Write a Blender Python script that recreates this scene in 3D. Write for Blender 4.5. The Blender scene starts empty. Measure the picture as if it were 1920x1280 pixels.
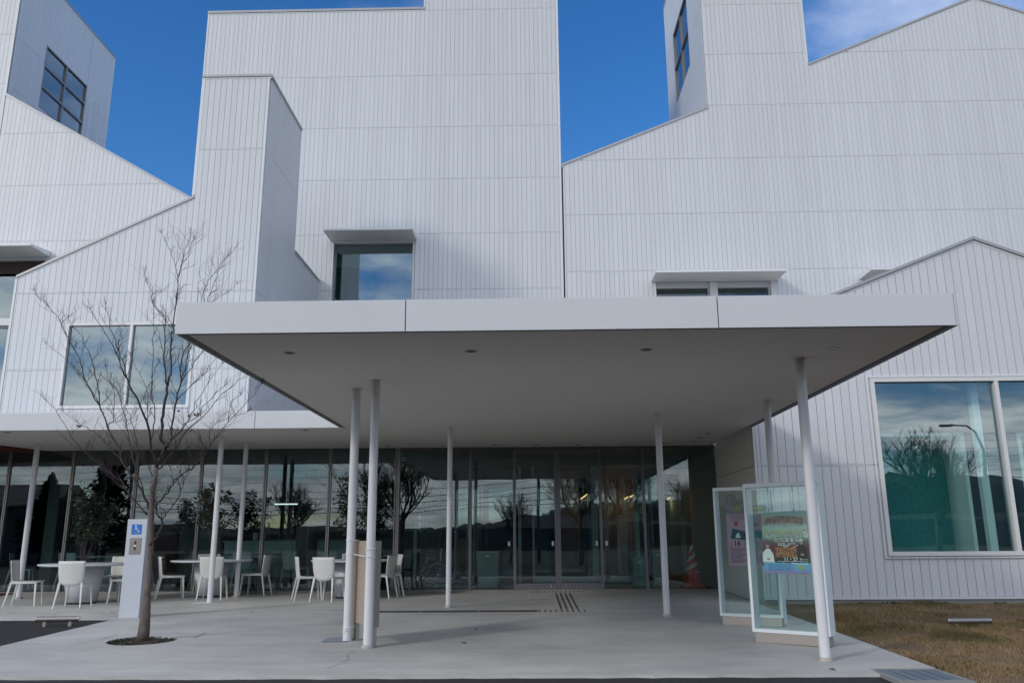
import bpy, math, random
import numpy as np
from mathutils import Vector, Matrix
from mathutils.geometry import tessellate_polygon
random.seed(7); rng = np.random.default_rng(7)
S = bpy.context.scene
COL = S.collection
R = math.radians

# ------------------------------------------------------------------ camera
FPX, PITCH, YAW, ROLL, EYE = 1543.2, .2327547, -.0216666, -.00604437, 1.5
_f = Vector((math.sin(YAW)*math.cos(PITCH), math.cos(YAW)*math.cos(PITCH), math.sin(PITCH)))
_r0 = Vector((math.cos(YAW), -math.sin(YAW), 0)); _u0 = _r0.cross(_f)
CR = math.cos(ROLL)*_r0 + math.sin(ROLL)*_u0; CU = -math.sin(ROLL)*_r0 + math.cos(ROLL)*_u0
cd = bpy.data.cameras.new('camera'); cam = bpy.data.objects.new('camera', cd); COL.objects.link(cam)
cd.sensor_width = 36; cd.lens = FPX/1920*36; cd.clip_end = 6000; cd.clip_start = .05
cam.matrix_world = Matrix(((CR.x, CU.x, -_f.x, 0), (CR.y, CU.y, -_f.y, 0), (CR.z, CU.z, -_f.z, EYE), (0, 0, 0, 1)))
S.camera = cam

# ------------------------------------------------------------------ light
SUN_EL, SUN_TRAVEL = 25.0, 42.0           # light travels towards +x +y at this angle from +x
w = bpy.data.worlds.new('World'); S.world = w; w.use_nodes = True
nt = w.node_tree; nt.nodes.clear()
def N(nt, t, **k):
    n = nt.nodes.new(t)
    for a, b in k.items():
        if a in n.inputs.keys(): n.inputs[a].default_value = b
        else: setattr(n, a, b)
    return n
def L(nt, a, b): nt.links.new(a, b)
def MATH(nt, op, a, b=None, c=None, clamp=False):
    n = nt.nodes.new('ShaderNodeMath'); n.operation = op; n.use_clamp = clamp
    for i, v in enumerate((a, b, c)):
        if v is None: continue
        if isinstance(v, (int, float)): n.inputs[i].default_value = v
        else: nt.links.new(v, n.inputs[i])
    return n.outputs[0]
sky = nt.nodes.new('ShaderNodeTexSky'); sky.sky_type = 'NISHITA'; sky.sun_disc = False
sky.sun_elevation = R(SUN_EL); sky.sun_rotation = R(90+SUN_TRAVEL+90+0)  # sun stands behind and left of the camera
sky.air_density = 1.0; sky.dust_density = .1; sky.ozone_density = 3.0; sky.altitude = 50
bg = N(nt, 'ShaderNodeBackground', Strength=.145)
hs = nt.nodes.new('ShaderNodeHueSaturation'); hs.inputs['Saturation'].default_value = 1.3; hs.inputs['Hue'].default_value = .508; L(nt, sky.outputs[0], hs.inputs['Color'])
L(nt, hs.outputs[0], bg.inputs[0])
tc = nt.nodes.new('ShaderNodeTexCoord'); sep = nt.nodes.new('ShaderNodeSeparateXYZ'); L(nt, tc.outputs['Generated'], sep.inputs[0])
zc = MATH(nt, 'ADD', MATH(nt, 'MAXIMUM', sep.outputs[2], 0.0), .12)
cx = MATH(nt, 'DIVIDE', sep.outputs[0], zc); cy = MATH(nt, 'DIVIDE', sep.outputs[1], zc)
cmb = nt.nodes.new('ShaderNodeCombineXYZ'); L(nt, cx, cmb.inputs[0]); L(nt, cy, cmb.inputs[1])
n1 = N(nt, 'ShaderNodeTexNoise', Scale=.62, Detail=9.0, Roughness=.56, Distortion=.5); L(nt, cmb.outputs[0], n1.inputs['Vector'])
n2 = N(nt, 'ShaderNodeTexNoise', Scale=1.7, Detail=6.0, Roughness=.6, Distortion=.3); L(nt, cmb.outputs[0], n2.inputs['Vector'])
# more cloud towards the south (-y), nearly clear to the north with a wisp in the north-east
south = MATH(nt, 'MULTIPLY', MATH(nt, 'MULTIPLY_ADD', sep.outputs[1], -1.0, .52, clamp=True), .205)
vd = nt.nodes.new('ShaderNodeVectorMath'); vd.operation = 'DISTANCE'; L(nt, tc.outputs['Generated'], vd.inputs[0])
vd.inputs[1].default_value = (.42, .73, .56)
wisp = MATH(nt, 'MULTIPLY', MATH(nt, 'MULTIPLY_ADD', vd.outputs['Value'], -4.2, 1.0, clamp=True), .27)
lowc = MATH(nt, 'MULTIPLY', MATH(nt, 'MULTIPLY', MATH(nt, 'MULTIPLY_ADD', sep.outputs[2], -4.0, 1.0, clamp=True), MATH(nt, 'MULTIPLY_ADD', sep.outputs[1], -1.0, .3, clamp=True)), .02)
east = MATH(nt, 'MULTIPLY', MATH(nt, 'MULTIPLY', MATH(nt, 'MULTIPLY_ADD', sep.outputs[0], 1.0, -.15, clamp=True), MATH(nt, 'MULTIPLY_ADD', sep.outputs[1], -1.5, 0.0, clamp=True)), -.32)
dens = MATH(nt, 'ADD', MATH(nt, 'ADD', MATH(nt, 'ADD', MATH(nt, 'ADD', MATH(nt, 'MULTIPLY_ADD', MATH(nt, 'SUBTRACT', n2.outputs[0], .5), .38, n1.outputs[0]), south), wisp), lowc), east)
cov = N(nt, 'ShaderNodeMapRange', interpolation_type='SMOOTHSTEP'); L(nt, dens, cov.inputs[0])
cov.inputs[1].default_value = .53; cov.inputs[2].default_value = .72
ramp = nt.nodes.new('ShaderNodeValToRGB'); L(nt, n2.outputs[0], ramp.inputs[0])
ramp.color_ramp.elements[0].position = .32; ramp.color_ramp.elements[0].color = (.30, .36, .46, 1)
ramp.color_ramp.elements[1].position = .66; ramp.color_ramp.elements[1].color = (1.0, .985, .96, 1)
bg2 = N(nt, 'ShaderNodeBackground', Strength=1.75); L(nt, ramp.outputs[0], bg2.inputs[0])
mx = nt.nodes.new('ShaderNodeMixShader'); thin = MATH(nt, 'MULTIPLY_ADD', MATH(nt, 'MULTIPLY_ADD', sep.outputs[1], 2.5, -.9, clamp=True), -.66, .94)   # only thin veils in the north
L(nt, MATH(nt, 'MULTIPLY', cov.outputs[0], thin), mx.inputs[0])
L(nt, bg.outputs[0], mx.inputs[1]); L(nt, bg2.outputs[0], mx.inputs[2])
wo = nt.nodes.new('ShaderNodeOutputWorld'); L(nt, mx.outputs[0], wo.inputs[0])
sd = bpy.data.lights.new('sun', 'SUN'); sd.energy = 1.0; sd.angle = R(8); sd.color = (1, .95, .87)
so = bpy.data.objects.new('sun', sd); COL.objects.link(so)
tv = Vector((math.cos(R(SUN_TRAVEL))*math.cos(R(SUN_EL)), math.sin(R(SUN_TRAVEL))*math.cos(R(SUN_EL)), -math.sin(R(SUN_EL))))
so.rotation_euler = tv.to_track_quat('-Z', 'Y').to_euler(); so.location = (-20, -20, 20)
sky.sun_rotation = math.atan2(-tv.x, -tv.y)
S.view_settings.view_transform = 'Standard'; S.view_settings.look = 'None'
S.view_settings.exposure = .2; S.view_settings.gamma = 1; S.view_settings.use_curve_mapping = False
S.render.engine = 'CYCLES'
S.cycles.max_bounces = 8; S.cycles.transparent_max_bounces = 16; S.cycles.glossy_bounces = 4
S.cycles.caustics_reflective = False; S.cycles.caustics_refractive = False

# ------------------------------------------------------------------ helpers
def ray(px, py): return CR*((px-960)/FPX) + CU*((640-py)/FPX) + _f
def atY(px, py, Y): d = ray(px, py); return d*(Y/d.y) + Vector((0, 0, EYE))
def F(x, y): return .014 + .001*x + .018*y            # the paved apron falls gently to the road
class MB:
    def __init__(s): s.v = []; s.f = []; s.m = []; s.cur = 0
    def quad(s, *p):
        n = len(s.v); s.v += [tuple(q) for q in p]; s.f.append(tuple(range(n, n+len(p)))); s.m.append(s.cur)
    def hexa(s, p):                                   # 8 points: bottom 4 ring, top 4 ring
        a, b, c, e = (Vector(p[i]) for i in (0, 1, 3, 4))
        if (b-a).cross(c-a).dot(e-a) < 0: p = [p[i] for i in (3, 2, 1, 0, 7, 6, 5, 4)]   # keep faces pointing outwards
        n = len(s.v); s.v += [tuple(q) for q in p]
        for f in ((3, 2, 1, 0), (4, 5, 6, 7), (0, 1, 5, 4), (1, 2, 6, 5), (2, 3, 7, 6), (3, 0, 4, 7)):
            s.f.append(tuple(n+i for i in f)); s.m.append(s.cur)
    def box(s, x0, x1, y0, y1, z0, z1):
        s.hexa([(x0, y0, z0), (x1, y0, z0), (x1, y1, z0), (x0, y1, z0), (x0, y0, z1), (x1, y0, z1), (x1, y1, z1), (x0, y1, z1)])
    def bar(s, a, b, wd, ht, up=(0, 0, 1)):           # rectangular bar from a to b
        a = Vector(a); b = Vector(b); d = (b-a).normalized(); sd_ = d.cross(Vector(up))
        if sd_.length < 1e-4: sd_ = d.cross(Vector((0, 1, 0)))
        sd_.normalize(); u = sd_.cross(d)*ht/2; sd_ *= wd/2
        s.hexa([a-sd_-u, a+sd_-u, a+sd_+u, a-sd_+u, b-sd_-u, b+sd_-u, b+sd_+u, b-sd_+u])
    def tube(s, pts, rad, n=8, cap=True):
        pts = [Vector(p) for p in pts]; k = len(pts)
        if isinstance(rad, (int, float)): rad = [rad]*k
        base = len(s.v); prev = None
        for i, p in enumerate(pts):
            d = (pts[min(i+1, k-1)]-pts[max(i-1, 0)]).normalized()
            if prev is None:
                prev = d.orthogonal().normalized()
            prev = (prev-d*prev.dot(d)).normalized(); q = d.cross(prev)
            for j in range(n):
                a = 2*math.pi*j/n
                s.v.append(tuple(p+(prev*math.cos(a)+q*math.sin(a))*rad[i]))
        for i in range(k-1):
            for j in range(n):
                a = base+i*n+j; b = base+i*n+(j+1) % n
                s.f.append((a, b, b+n, a+n)); s.m.append(s.cur)
        if cap:
            s.f.append(tuple(base+j for j in range(n))[::-1]); s.f.append(tuple(base+(k-1)*n+j for j in range(n))); s.m += [s.cur]*2
    def lathe(s, c, prof, n=32):
        base = len(s.v)
        for r_, z in prof:
            for j in range(n):
                a = 2*math.pi*j/n; s.v.append((c[0]+r_*math.cos(a), c[1]+r_*math.sin(a), c[2]+z))
        for i in range(len(prof)-1):
            for j in range(n):
                a = base+i*n+j; b = base+i*n+(j+1) % n
                s.f.append((a, b, b+n, a+n)); s.m.append(s.cur)
    def build(s, name, mat, parent=None, smooth=False, bevel=0):
        me = bpy.data.meshes.new(name)
        off = WL.get(parent, Vector((0, 0, 0))) if parent else Vector((0, 0, 0))
        vs = s.v if off.length == 0 else [(a-off.x, b-off.y, c-off.z) for a, b, c in s.v]
        me.from_pydata(vs, [], s.f)
        mats = mat if isinstance(mat, (list, tuple)) else [mat]
        for m in mats: me.materials.append(m)
        if len(mats) > 1: me.polygons.foreach_set('material_index', s.m)
        if smooth: me.polygons.foreach_set('use_smooth', [True]*len(me.polygons))
        me.update()
        o = bpy.data.objects.new(name, me); COL.objects.link(o)
        if parent: o.parent = parent; WL[o] = off
        if bevel:
            b = o.modifiers.new('bevel', 'BEVEL'); b.width = bevel; b.segments = 2; b.limit_method = 'ANGLE'
        return o
WL = {}
def thing(name, label, cat, loc=(0, 0, 0), group=None):
    o = bpy.data.objects.new(name, None); COL.objects.link(o); o.location = loc; o.empty_display_size = .2
    WL[o] = Vector(loc); return tag(o, label, cat, group)
def tag(o, label, cat, group=None):
    o['label'] = label; o['category'] = cat
    if group: o['group'] = group
    return o
def struct(o): o['kind'] = 'structure'; return o
def stuff(o): o['kind'] = 'stuff'; return o
def boxpart(name, mat, parent, x0, x1, y0, y1, z0, z1, bevel=0):
    m = MB(); m.box(x0, x1, y0, y1, z0, z1); return m.build(name, mat, parent, bevel=bevel)
def copy_tree(o, parent=None):
    c = o.copy(); COL.objects.link(c); c.parent = parent
    for ch in list(o.children): copy_tree(ch, c)
    return c

# ------------------------------------------------------------------ materials
def mat(name, col, rough=.5, metal=0, spec=.5, noise=None, bump=None, island=0, obj_rand=0):
    m = bpy.data.materials.new(name); m.use_nodes = True; nt = m.node_tree; b = nt.nodes['Principled BSDF']
    b.inputs['Base Color'].default_value = (*col, 1); b.inputs['Roughness'].default_value = rough
    b.inputs['Metallic'].default_value = metal; b.inputs['Specular IOR Level'].default_value = spec
    out = None
    if noise:                                          # (scale vector, amount, detail)
        sc, amt, det = noise
        t = nt.nodes.new('ShaderNodeTexCoord'); mp = nt.nodes.new('ShaderNodeMapping'); L(nt, t.outputs['Object'], mp.inputs[0])
        mp.inputs['Scale'].default_value = sc
        n = N(nt, 'ShaderNodeTexNoise', Scale=1.0, Detail=det, Roughness=.6); L(nt, mp.outputs[0], n.inputs['Vector'])
        out = MATH(nt, 'MULTIPLY_ADD', MATH(nt, 'SUBTRACT', n.outputs[0], .5), amt*2, 1.0)
    if island:
        g = nt.nodes.new('ShaderNodeNewGeometry')
        v = MATH(nt, 'MULTIPLY_ADD', g.outputs['Random Per Island'], island*2, 1-island)
        out = v if out is None else MATH(nt, 'MULTIPLY', out, v)
    if obj_rand:
        g = nt.nodes.new('ShaderNodeObjectInfo')
        v = MATH(nt, 'MULTIPLY_ADD', g.outputs['Random'], obj_rand*2, 1-obj_rand)
        out = v if out is None else MATH(nt, 'MULTIPLY', out, v)
    if out is not None:
        vm = nt.nodes.new('ShaderNodeVectorMath'); vm.operation = 'SCALE'; vm.inputs[0].default_value = col
        L(nt, out, vm.inputs['Scale']); L(nt, vm.outputs[0], b.inputs['Base Color'])
    if bump:
        sc, st = bump
        t = nt.nodes.new('ShaderNodeTexCoord'); n = N(nt, 'ShaderNodeTexNoise', Scale=sc, Detail=6.0); L(nt, t.outputs['Object'], n.inputs['Vector'])
        bp = N(nt, 'ShaderNodeBump', Strength=st, Distance=.01); L(nt, n.outputs[0], bp.inputs['Height']); L(nt, bp.outputs[0], b.inputs['Normal'])
    return m
M = {}
M['panel'] = mat('panel_white', (.585, .602, .628), .42, noise=((1.2, 1.2, .12), .05, 5), island=.028, obj_rand=.028)
M['backing'] = mat('wall_backing', (.43, .44, .455), .7)
M['trim'] = mat('trim_white', (.66, .67, .685), .4, noise=((3, 3, 3), .03, 3))
M['coping'] = mat('coping_metal', (.36, .365, .38), .35, metal=.3)
M['fascia'] = mat('fascia_paint', (.60, .61, .63), .38, noise=((1.5, 1.5, .4), .035, 4), obj_rand=.015)
M['soffit'] = mat('soffit_paint', (.74, .71, .67), .75, noise=((.8, .8, .8), .04, 4))
M['column'] = mat('column_paint', (.68, .68, .70), .35, noise=((2, 2, 1), .04, 4))
M['colbase'] = mat('column_base_ring', (.50, .46, .42), .45, metal=.3)
M['joint'] = mat('dark_joint', (.10, .08, .08), .8)
M['frame'] = mat('mullion_metal', (.27, .245, .235), .35, metal=.6)
M['whiteframe'] = mat('window_frame_white', (.66, .655, .65), .4)
M['doorframe'] = mat('door_metal', (.17, .17, .18), .32, metal=.7)
M['plastic'] = mat('chair_plastic', (.63, .63, .60), .45)
M['table'] = mat('table_white', (.60, .62, .66), .4)
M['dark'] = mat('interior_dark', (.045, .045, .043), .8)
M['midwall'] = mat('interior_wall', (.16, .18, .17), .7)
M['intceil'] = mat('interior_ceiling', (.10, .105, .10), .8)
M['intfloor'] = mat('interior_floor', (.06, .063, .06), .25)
M['counter'] = mat('counter_white', (.55, .60, .57), .5)
M['red'] = mat('rust_red_paint', (.10, .016, .009), .7, noise=((2, 2, 2), .15, 4))
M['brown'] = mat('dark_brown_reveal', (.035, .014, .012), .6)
M['beige'] = mat('beige_board', (.36, .295, .235), .55, noise=((1, 1, 3), .05, 3))
M['steel'] = mat('brushed_steel', (.40, .36, .33), .35, metal=.75, noise=((2, 2, 8), .08, 3))
M['steelbar'] = mat('satin_steel', (.34, .31, .29), .3, metal=.8)
M['postpaint'] = mat('post_paint', (.52, .55, .61), .4)
M['blue'] = mat('sign_blue', (.012, .15, .55), .35)
M['white'] = mat('white_print', (.78, .78, .78), .5)
M['black'] = mat('black_print', (.015, .015, .015), .5)
M['green'] = mat('sign_green', (.005, .12, .05), .4)
M['cone'] = mat('cone_red', (.85, .06, .045), .45)
M['bin'] = mat('bin_grey', (.25, .33, .31), .5)
M['soil'] = mat('soil', (.05, .035, .025), .95, noise=((9, 9, 9), .4, 4))
M['cord'] = mat('white_cord', (.75, .75, .78), .6)
M['chrome'] = mat('chrome', (.6, .62, .62), .15, metal=1)
M['plinth'] = mat('plinth_concrete', (.26, .26, .25), .8, noise=((1, 1, 4), .12, 5), bump=(40, .3))
M['leaf_dead'] = mat('dead_leaf', (.10, .06, .04), .8)
M['stone'] = mat('pale_stone', (.5, .48, .44), .8)
M['tactile'] = mat('tactile_metal', (.045, .043, .04), .5)
M['bark'] = mat('bark', (.125, .10, .088), .85, noise=((16, 16, 7), .95, 6), bump=(60, .5))
M['twig'] = mat('twig_bark', (.045, .030, .031), .8, noise=((6, 6, 3), .25, 4))
M['leafg'] = mat('table_tree_leaf', (.022, .036, .018), .45, island=.5)
M['groundleaf'] = mat('ground_cover_leaf', (.022, .034, .012), .6, island=.5)
M['far_leaf'] = mat('conifer_leaf', (.02, .028, .018), .7, island=.4)
M['hill'] = mat('wooded_hill', (.020, .024, .024), .95, noise=((.05, .05, .05), .4, 6))
M['field'] = mat('dry_field', (.050, .048, .03), .95, noise=((.2, .2, .2), .35, 6))
M['wire'] = mat('wire_black', (.02, .02, .02), .6)
M['pole'] = mat('pole_concrete', (.22, .21, .2), .8)
M['roofdark'] = mat('roof_tile_dark', (.05, .05, .055), .6)
M['housewall'] = mat('house_wall', (.12, .12, .115), .7)
def emis(name, col, st):
    m = bpy.data.materials.new(name); m.use_nodes = True; b = m.node_tree.nodes['Principled BSDF']
    b.inputs['Emission Color'].default_value = (*col, 1); b.inputs['Emission Strength'].default_value = st; return m
M['lampwhite'] = emis('lamp_white', (.9, .95, 1), 1.2)
M['lampwarm'] = emis('lamp_warm', (1, .42, .16), 2.6)
def glass(name, tint, r0):
    m = bpy.data.materials.new(name); m.use_nodes = True; nt = m.node_tree; nt.nodes.clear()
    g = nt.nodes.new('ShaderNodeNewGeometry'); d = nt.nodes.new('ShaderNodeVectorMath'); d.operation = 'DOT_PRODUCT'
    L(nt, g.outputs['Normal'], d.inputs[0]); L(nt, g.outputs['Incoming'], d.inputs[1])
    c = MATH(nt, 'SUBTRACT', 1.0, MATH(nt, 'ABSOLUTE', d.outputs['Value']), clamp=True)
    fac = MATH(nt, 'MULTIPLY_ADD', MATH(nt, 'POWER', c, 5.0), 1-r0, r0, clamp=True)
    t = N(nt, 'ShaderNodeBsdfTransparent'); t.inputs[0].default_value = (*tint, 1)
    gl = N(nt, 'ShaderNodeBsdfGlossy', Roughness=0.0); gl.inputs[0].default_value = (.90, .95, 1.0, 1)
    nz = N(nt, 'ShaderNodeTexNoise', Scale=.7, Detail=1.0); tcx = nt.nodes.new('ShaderNodeTexCoord'); L(nt, tcx.outputs['Object'], nz.inputs['Vector'])
    bp = N(nt, 'ShaderNodeBump', Strength=.06, Distance=.05); L(nt, nz.outputs[0], bp.inputs['Height']); L(nt, bp.outputs[0], gl.inputs['Normal'])
    x = nt.nodes.new('ShaderNodeMixShader'); L(nt, fac, x.inputs[0]); L(nt, t.outputs[0], x.inputs[1]); L(nt, gl.outputs[0], x.inputs[2])
    o = nt.nodes.new('ShaderNodeOutputMaterial'); L(nt, x.outputs[0], o.inputs[0]); return m
M['glass'] = glass('lobby_glass', (.78, .88, .86), .07)
M['glass_up'] = glass('upper_window_glass', (.70, .83, .82), .17)
M['glass_pic'] = glass('picture_window_glass', (.78, .90, .90), .13)
M['glass_case'] = glass('case_glass', (.93, .98, .97), .03)

def ground_mat(name, base, kind):
    m = bpy.data.materials.new(name); m.use_nodes = True; nt = m.node_tree; b = nt.nodes['Principled BSDF']
    t = nt.nodes.new('ShaderNodeTexCoord')
    def nz(scale, det=6, rough=.6, sc=(1, 1, 1)):
        mp = nt.nodes.new('ShaderNodeMapping'); L(nt, t.outputs['Object'], mp.inputs[0]); mp.inputs['Scale'].default_value = sc
        n = N(nt, 'ShaderNodeTexNoise', Scale=scale, Detail=det, Roughness=rough); L(nt, mp.outputs[0], n.inputs['Vector']); return n.outputs[0]
    if kind == 'concrete':
        v = MATH(nt, 'MULTIPLY_ADD', MATH(nt, 'SUBTRACT', nz(.7, 9, .66), .5), .85, 1)
        v = MATH(nt, 'MULTIPLY', v, MATH(nt, 'MULTIPLY_ADD', MATH(nt, 'SUBTRACT', nz(2.2, 6, .6, (.35, 1.6, 1)), .5), .50, 1))
        v = MATH(nt, 'MULTIPLY', v, MATH(nt, 'MULTIPLY_ADD', MATH(nt, 'SUBTRACT', nz(45, 3), .5), .16, 1))
        mr = N(nt, 'ShaderNodeMapRange'); L(nt, nz(3.1, 5, .7, (.5, 1, 1)), mr.inputs[0]); mr.inputs[1].default_value = .66; mr.inputs[2].default_value = .74
        v = MATH(nt, 'MULTIPLY', v, MATH(nt, 'MULTIPLY_ADD', mr.outputs[0], -.24, 1)); rough = .62; bs = (70, .12)
    elif kind == 'asphalt':
        v = MATH(nt, 'MULTIPLY_ADD', MATH(nt, 'SUBTRACT', nz(120, 3), .5), .9, 1)
        v = MATH(nt, 'MULTIPLY', v, MATH(nt, 'MULTIPLY_ADD', MATH(nt, 'SUBTRACT', nz(1.3), .5), .4, 1)); rough = .85; bs = (160, .5)
    else:
        v = MATH(nt, 'MULTIPLY_ADD', MATH(nt, 'SUBTRACT', nz(2.0, 8), .5), 1.0, 1); rough = .95; bs = (50, .6)
    vm = nt.nodes.new('ShaderNodeVectorMath'); vm.operation = 'SCALE'; vm.inputs[0].default_value = base; L(nt, v, vm.inputs['Scale'])
    L(nt, vm.outputs[0], b.inputs['Base Color']); b.inputs['Roughness'].default_value = rough
    bp = N(nt, 'ShaderNodeBump', Strength=bs[1], Distance=.01); L(nt, nz(bs[0], 3), bp.inputs['Height']); L(nt, bp.outputs[0], b.inputs['Normal'])
    return m
M['concrete'] = ground_mat('apron_concrete', (.47, .462, .442), 'concrete')
M['asphalt'] = ground_mat('asphalt', (.022, .020, .021), 'asphalt')
M['dirt'] = ground_mat('lawn_dirt', (.16, .105, .06), 'dirt')

# ------------------------------------------------------------------ ground
def sheet(name, x0, x1, y0, y1, dz, m, thick=0, nx=1, ny=1):
    b = MB()
    for i in range(nx):
        for j in range(ny):
            a0, a1 = x0+(x1-x0)*i/nx, x0+(x1-x0)*(i+1)/nx; b0, b1 = y0+(y1-y0)*j/ny, y0+(y1-y0)*(j+1)/ny
            P = [(a0, b0), (a1, b0), (a1, b1), (a0, b1)]
            if thick: b.hexa([(x, y, F(x, y)+dz-thick) for x, y in P]+[(x, y, F(x, y)+dz) for x, y in P])
            else: b.quad(*[(x, y, F(x, y)+dz) for x, y in P])
    return struct(b.build(name, m))
XS, YF, XR = -6.70, 8.68, 4.09                       # apron limits
struct_ground = MB(); struct_ground.quad((-1500, -1500, -.75), (1500, -1500, -.75), (1500, 1500, -.75), (-1500, 1500, -.75))
struct(struct_ground.build('ground', M['field']))
sheet('road', -60, 60, -16, 30.5, -.030, M['asphalt'])
sheet('forecourt_asphalt', -30, XS-.004, YF-.3, 13.81, -.025, M['asphalt'])
sl = MB()
def slab_piece(x0, x1, y0, y1):
    P = [(x0, y0), (x1, y0), (x1, y1), (x0, y1)]
    sl.hexa([(x, y, F(x, y)-.2) for x, y in P]+[(x, y, F(x, y)) for x, y in P])
# front edge slightly irregular
xs = list(np.linspace(XS, 3.42, 60)); jit = [0]+[rng.normal(0, .012) for _ in xs[1:-1]]+[0]
PITC, PITR = (-5.10, 11.25), .43
n0 = len(sl.v)
for i in range(len(xs)-1):
    a, c = xs[i], xs[i+1]; ya, yc = YF+jit[i], YF+jit[i+1]
    P = [(a, ya), (c, yc), (c, 9.2), (a, 9.2)]
    sl.hexa([(x, y, F(x, y)-.2) for x, y in P]+[(x, y, F(x, y)) for x, y in P])
slab_piece(3.42, XR, 9.0, 9.2)
# field round the tree pit as a ring of wedges
px0, px1, py0, py1 = PITC[0]-.8, PITC[0]+.8, PITC[1]-.8, PITC[1]+.8
nseg = 48
def sqpt(a):
    c, s_ = math.cos(a), math.sin(a); k = .8/max(abs(c), abs(s_)); return (PITC[0]+c*k, PITC[1]+s_*k)
for i in range(nseg):
    a, c = 2*math.pi*i/nseg, 2*math.pi*(i+1)/nseg
    P = [(PITC[0]+PITR*math.cos(a), PITC[1]+PITR*math.sin(a)), sqpt(a), sqpt(c), (PITC[0]+PITR*math.cos(c), PITC[1]+PITR*math.sin(c))]
    sl.hexa([(x, y, F(x, y)-.2) for x, y in P]+[(x, y, F(x, y)) for x, y in P])
slab_piece(XS, px0, 9.2, 13.82); slab_piece(px1, XR, 9.2, 13.82); slab_piece(px0, px1, 9.2, py0); slab_piece(px0, px1, py1, 13.82)
slab_piece(-30, XR, 13.82, 19.05)
apron = struct(sl.build('concrete_apron', M['concrete']))
# saw-cut joints and cracks, as narrow dark strips lying in the surface
def crack(pts, wd, name='crack'):
    b = MB()
    for (x0, y0), (x1, y1) in zip(pts[:-1], pts[1:]):
        d = Vector((x1-x0, y1-y0)); d.normalize(); n_ = Vector((-d.y, d.x))*wd/2*random.uniform(.5, 1.2)
        b.quad((x0-n_.x, y0-n_.y, F(x0, y0)+.004), (x1-n_.x, y1-n_.y, F(x1, y1)+.004), (x1+n_.x, y1+n_.y, F(x1, y1)+.004), (x0+n_.x, y0+n_.y, F(x0, y0)+.004))
    return b.build(name, M['joint'], apron)
def fpix(px, py):
    d = ray(px, py); t = (.014-EYE)/(d.z-.001*d.x-.018*d.y); p = d*t; return (p.x, p.y)
crack([fpix(*p) for p in ((664, 1220), (650, 1228), (655, 1236), (640, 1241), (628, 1247), (612, 1253))], .007)
crack([fpix(*p) for p in ((130, 1210), (158, 1205), (190, 1198), (222, 1189), (250, 1188), (300, 1188), (345, 1187), (382, 1187))], .010)
crack([fpix(*p) for p in ((387, 1186), (374, 1191), (362, 1195))], .014)
crack([fpix(*p) for p in ((210, 1211), (228, 1212), (240, 1207))], .010)
# wheel and drip stains along the line under the low canopy edge: small dark flecks
fl_ = MB()
for i in range(150):
    x = random.uniform(-11, -3.6); y = 14.7+random.gauss(0, .10); s_ = random.uniform(.005, .02); e = random.uniform(.4, 1.3)
    if math.sin(x*3.1)+math.sin(x*7.7+1) < .1: continue
    z = F(x, y)+.003; fl_.quad((x-s_*2*e, y-s_*.6, z), (x+s_*2*e, y-s_*.5, z), (x+s_*2, y+s_*.5, z), (x-s_*2, y+s_*.6, z))
stuff(fl_.build('surface_pitting', M['joint'], apron))
# floor box plates
for p in ((607, 1196), (405, 1187)): pass
pl = MB(); cx_, cy_ = -2.60, 11.22; z = F(cx_, cy_)+.004
pl.quad((cx_-.10, cy_-.20, z), (cx_+.24, cy_-.20, z+.0005), (cx_+.24, cy_+.22, z+.008), (cx_-.10, cy_+.22, z+.007))
tag(pl.build('floor_plate', mat('plate_blue_grey', (.30, .34, .38), .5, metal=.1)), 'flat blue-grey metal access plate in the concrete at the foot of the rear tied column', 'access plate')
pl = MB(); pl.lathe((-6.32, 16.40, F(-6.3, 16.4)), [(0.001, .006), (.21, .006), (.22, .001)], 32)
tag(pl.build('floor_plate', M['column']), 'round pale plate set in the paving at the foot of the left column', 'access plate')
# little dead leaves on the floor
for i, p in enumerate(((891, 1180), (869, 1206), (1560, 1256))):
    x, y = fpix(*p); b = MB(); z = F(x, y)+.012; a = random.uniform(0, 3)
    c, s_ = math.cos(a)*.05, math.sin(a)*.05
    b.quad((x-c, y-s_, z-.006), (x+s_*.5, y-c*.5, z+.01), (x+c, y+s_, z), (x-s_*.5, y+c*.5, z+.006))
    tag(b.build('fallen_leaf', M['leaf_dead']), ('small brown leaf on the dark shadow band under the canopy', 'curled leaf on the bare concrete right of the tied columns', 'tiny dead leaf on the apron edge by the right front column')[i], 'leaf')
# tactile guide strip
tp = thing('tactile_strip', 'dark metal tactile guide bars set in the paving leading to the entrance doors', 'tactile paving', (.6, 16.5, F(.6, 16.5)))
for k in range(4):
    for (ya, yb) in ((14.85, 18.15),):
        x = .50+k*.095; b = MB(); nseg_ = 4
        for j in range(nseg_):
            y0 = ya+(yb-ya)*j/nseg_+.02; y1 = ya+(yb-ya)*(j+1)/nseg_-.02
            b.hexa([(x-.016, y0, F(x, y0)), (x+.016, y0, F(x, y0)), (x+.016, y1, F(x, y1)), (x-.016, y1, F(x, y1)),
                    (x-.012, y0, F(x, y0)+.006), (x+.012, y0, F(x, y0)+.006), (x+.012, y1, F(x, y1)+.006), (x-.012, y1, F(x, y1)+.006)])
        b.build('guide_bar', M['tactile'], tp)
for k in range(4):
    y = 14.50+k*.07
    for seg in range(3):
        b = MB(); x0 = -2.9+seg*1.0; x1 = x0+.985
        b.hexa([(x0, y-.016, F(x0, y)), (x1, y-.016, F(x1, y)), (x1, y+.016, F(x1, y)), (x0, y+.016, F(x0, y)),
                (x0, y-.012, F(x0, y)+.006), (x1, y-.012, F(x1, y)+.006), (x1, y+.012, F(x1, y)+.006), (x0, y+.012, F(x0, y)+.006)])
        b.build('guide_bar', M['tactile'], tp)
b = MB()
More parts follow.
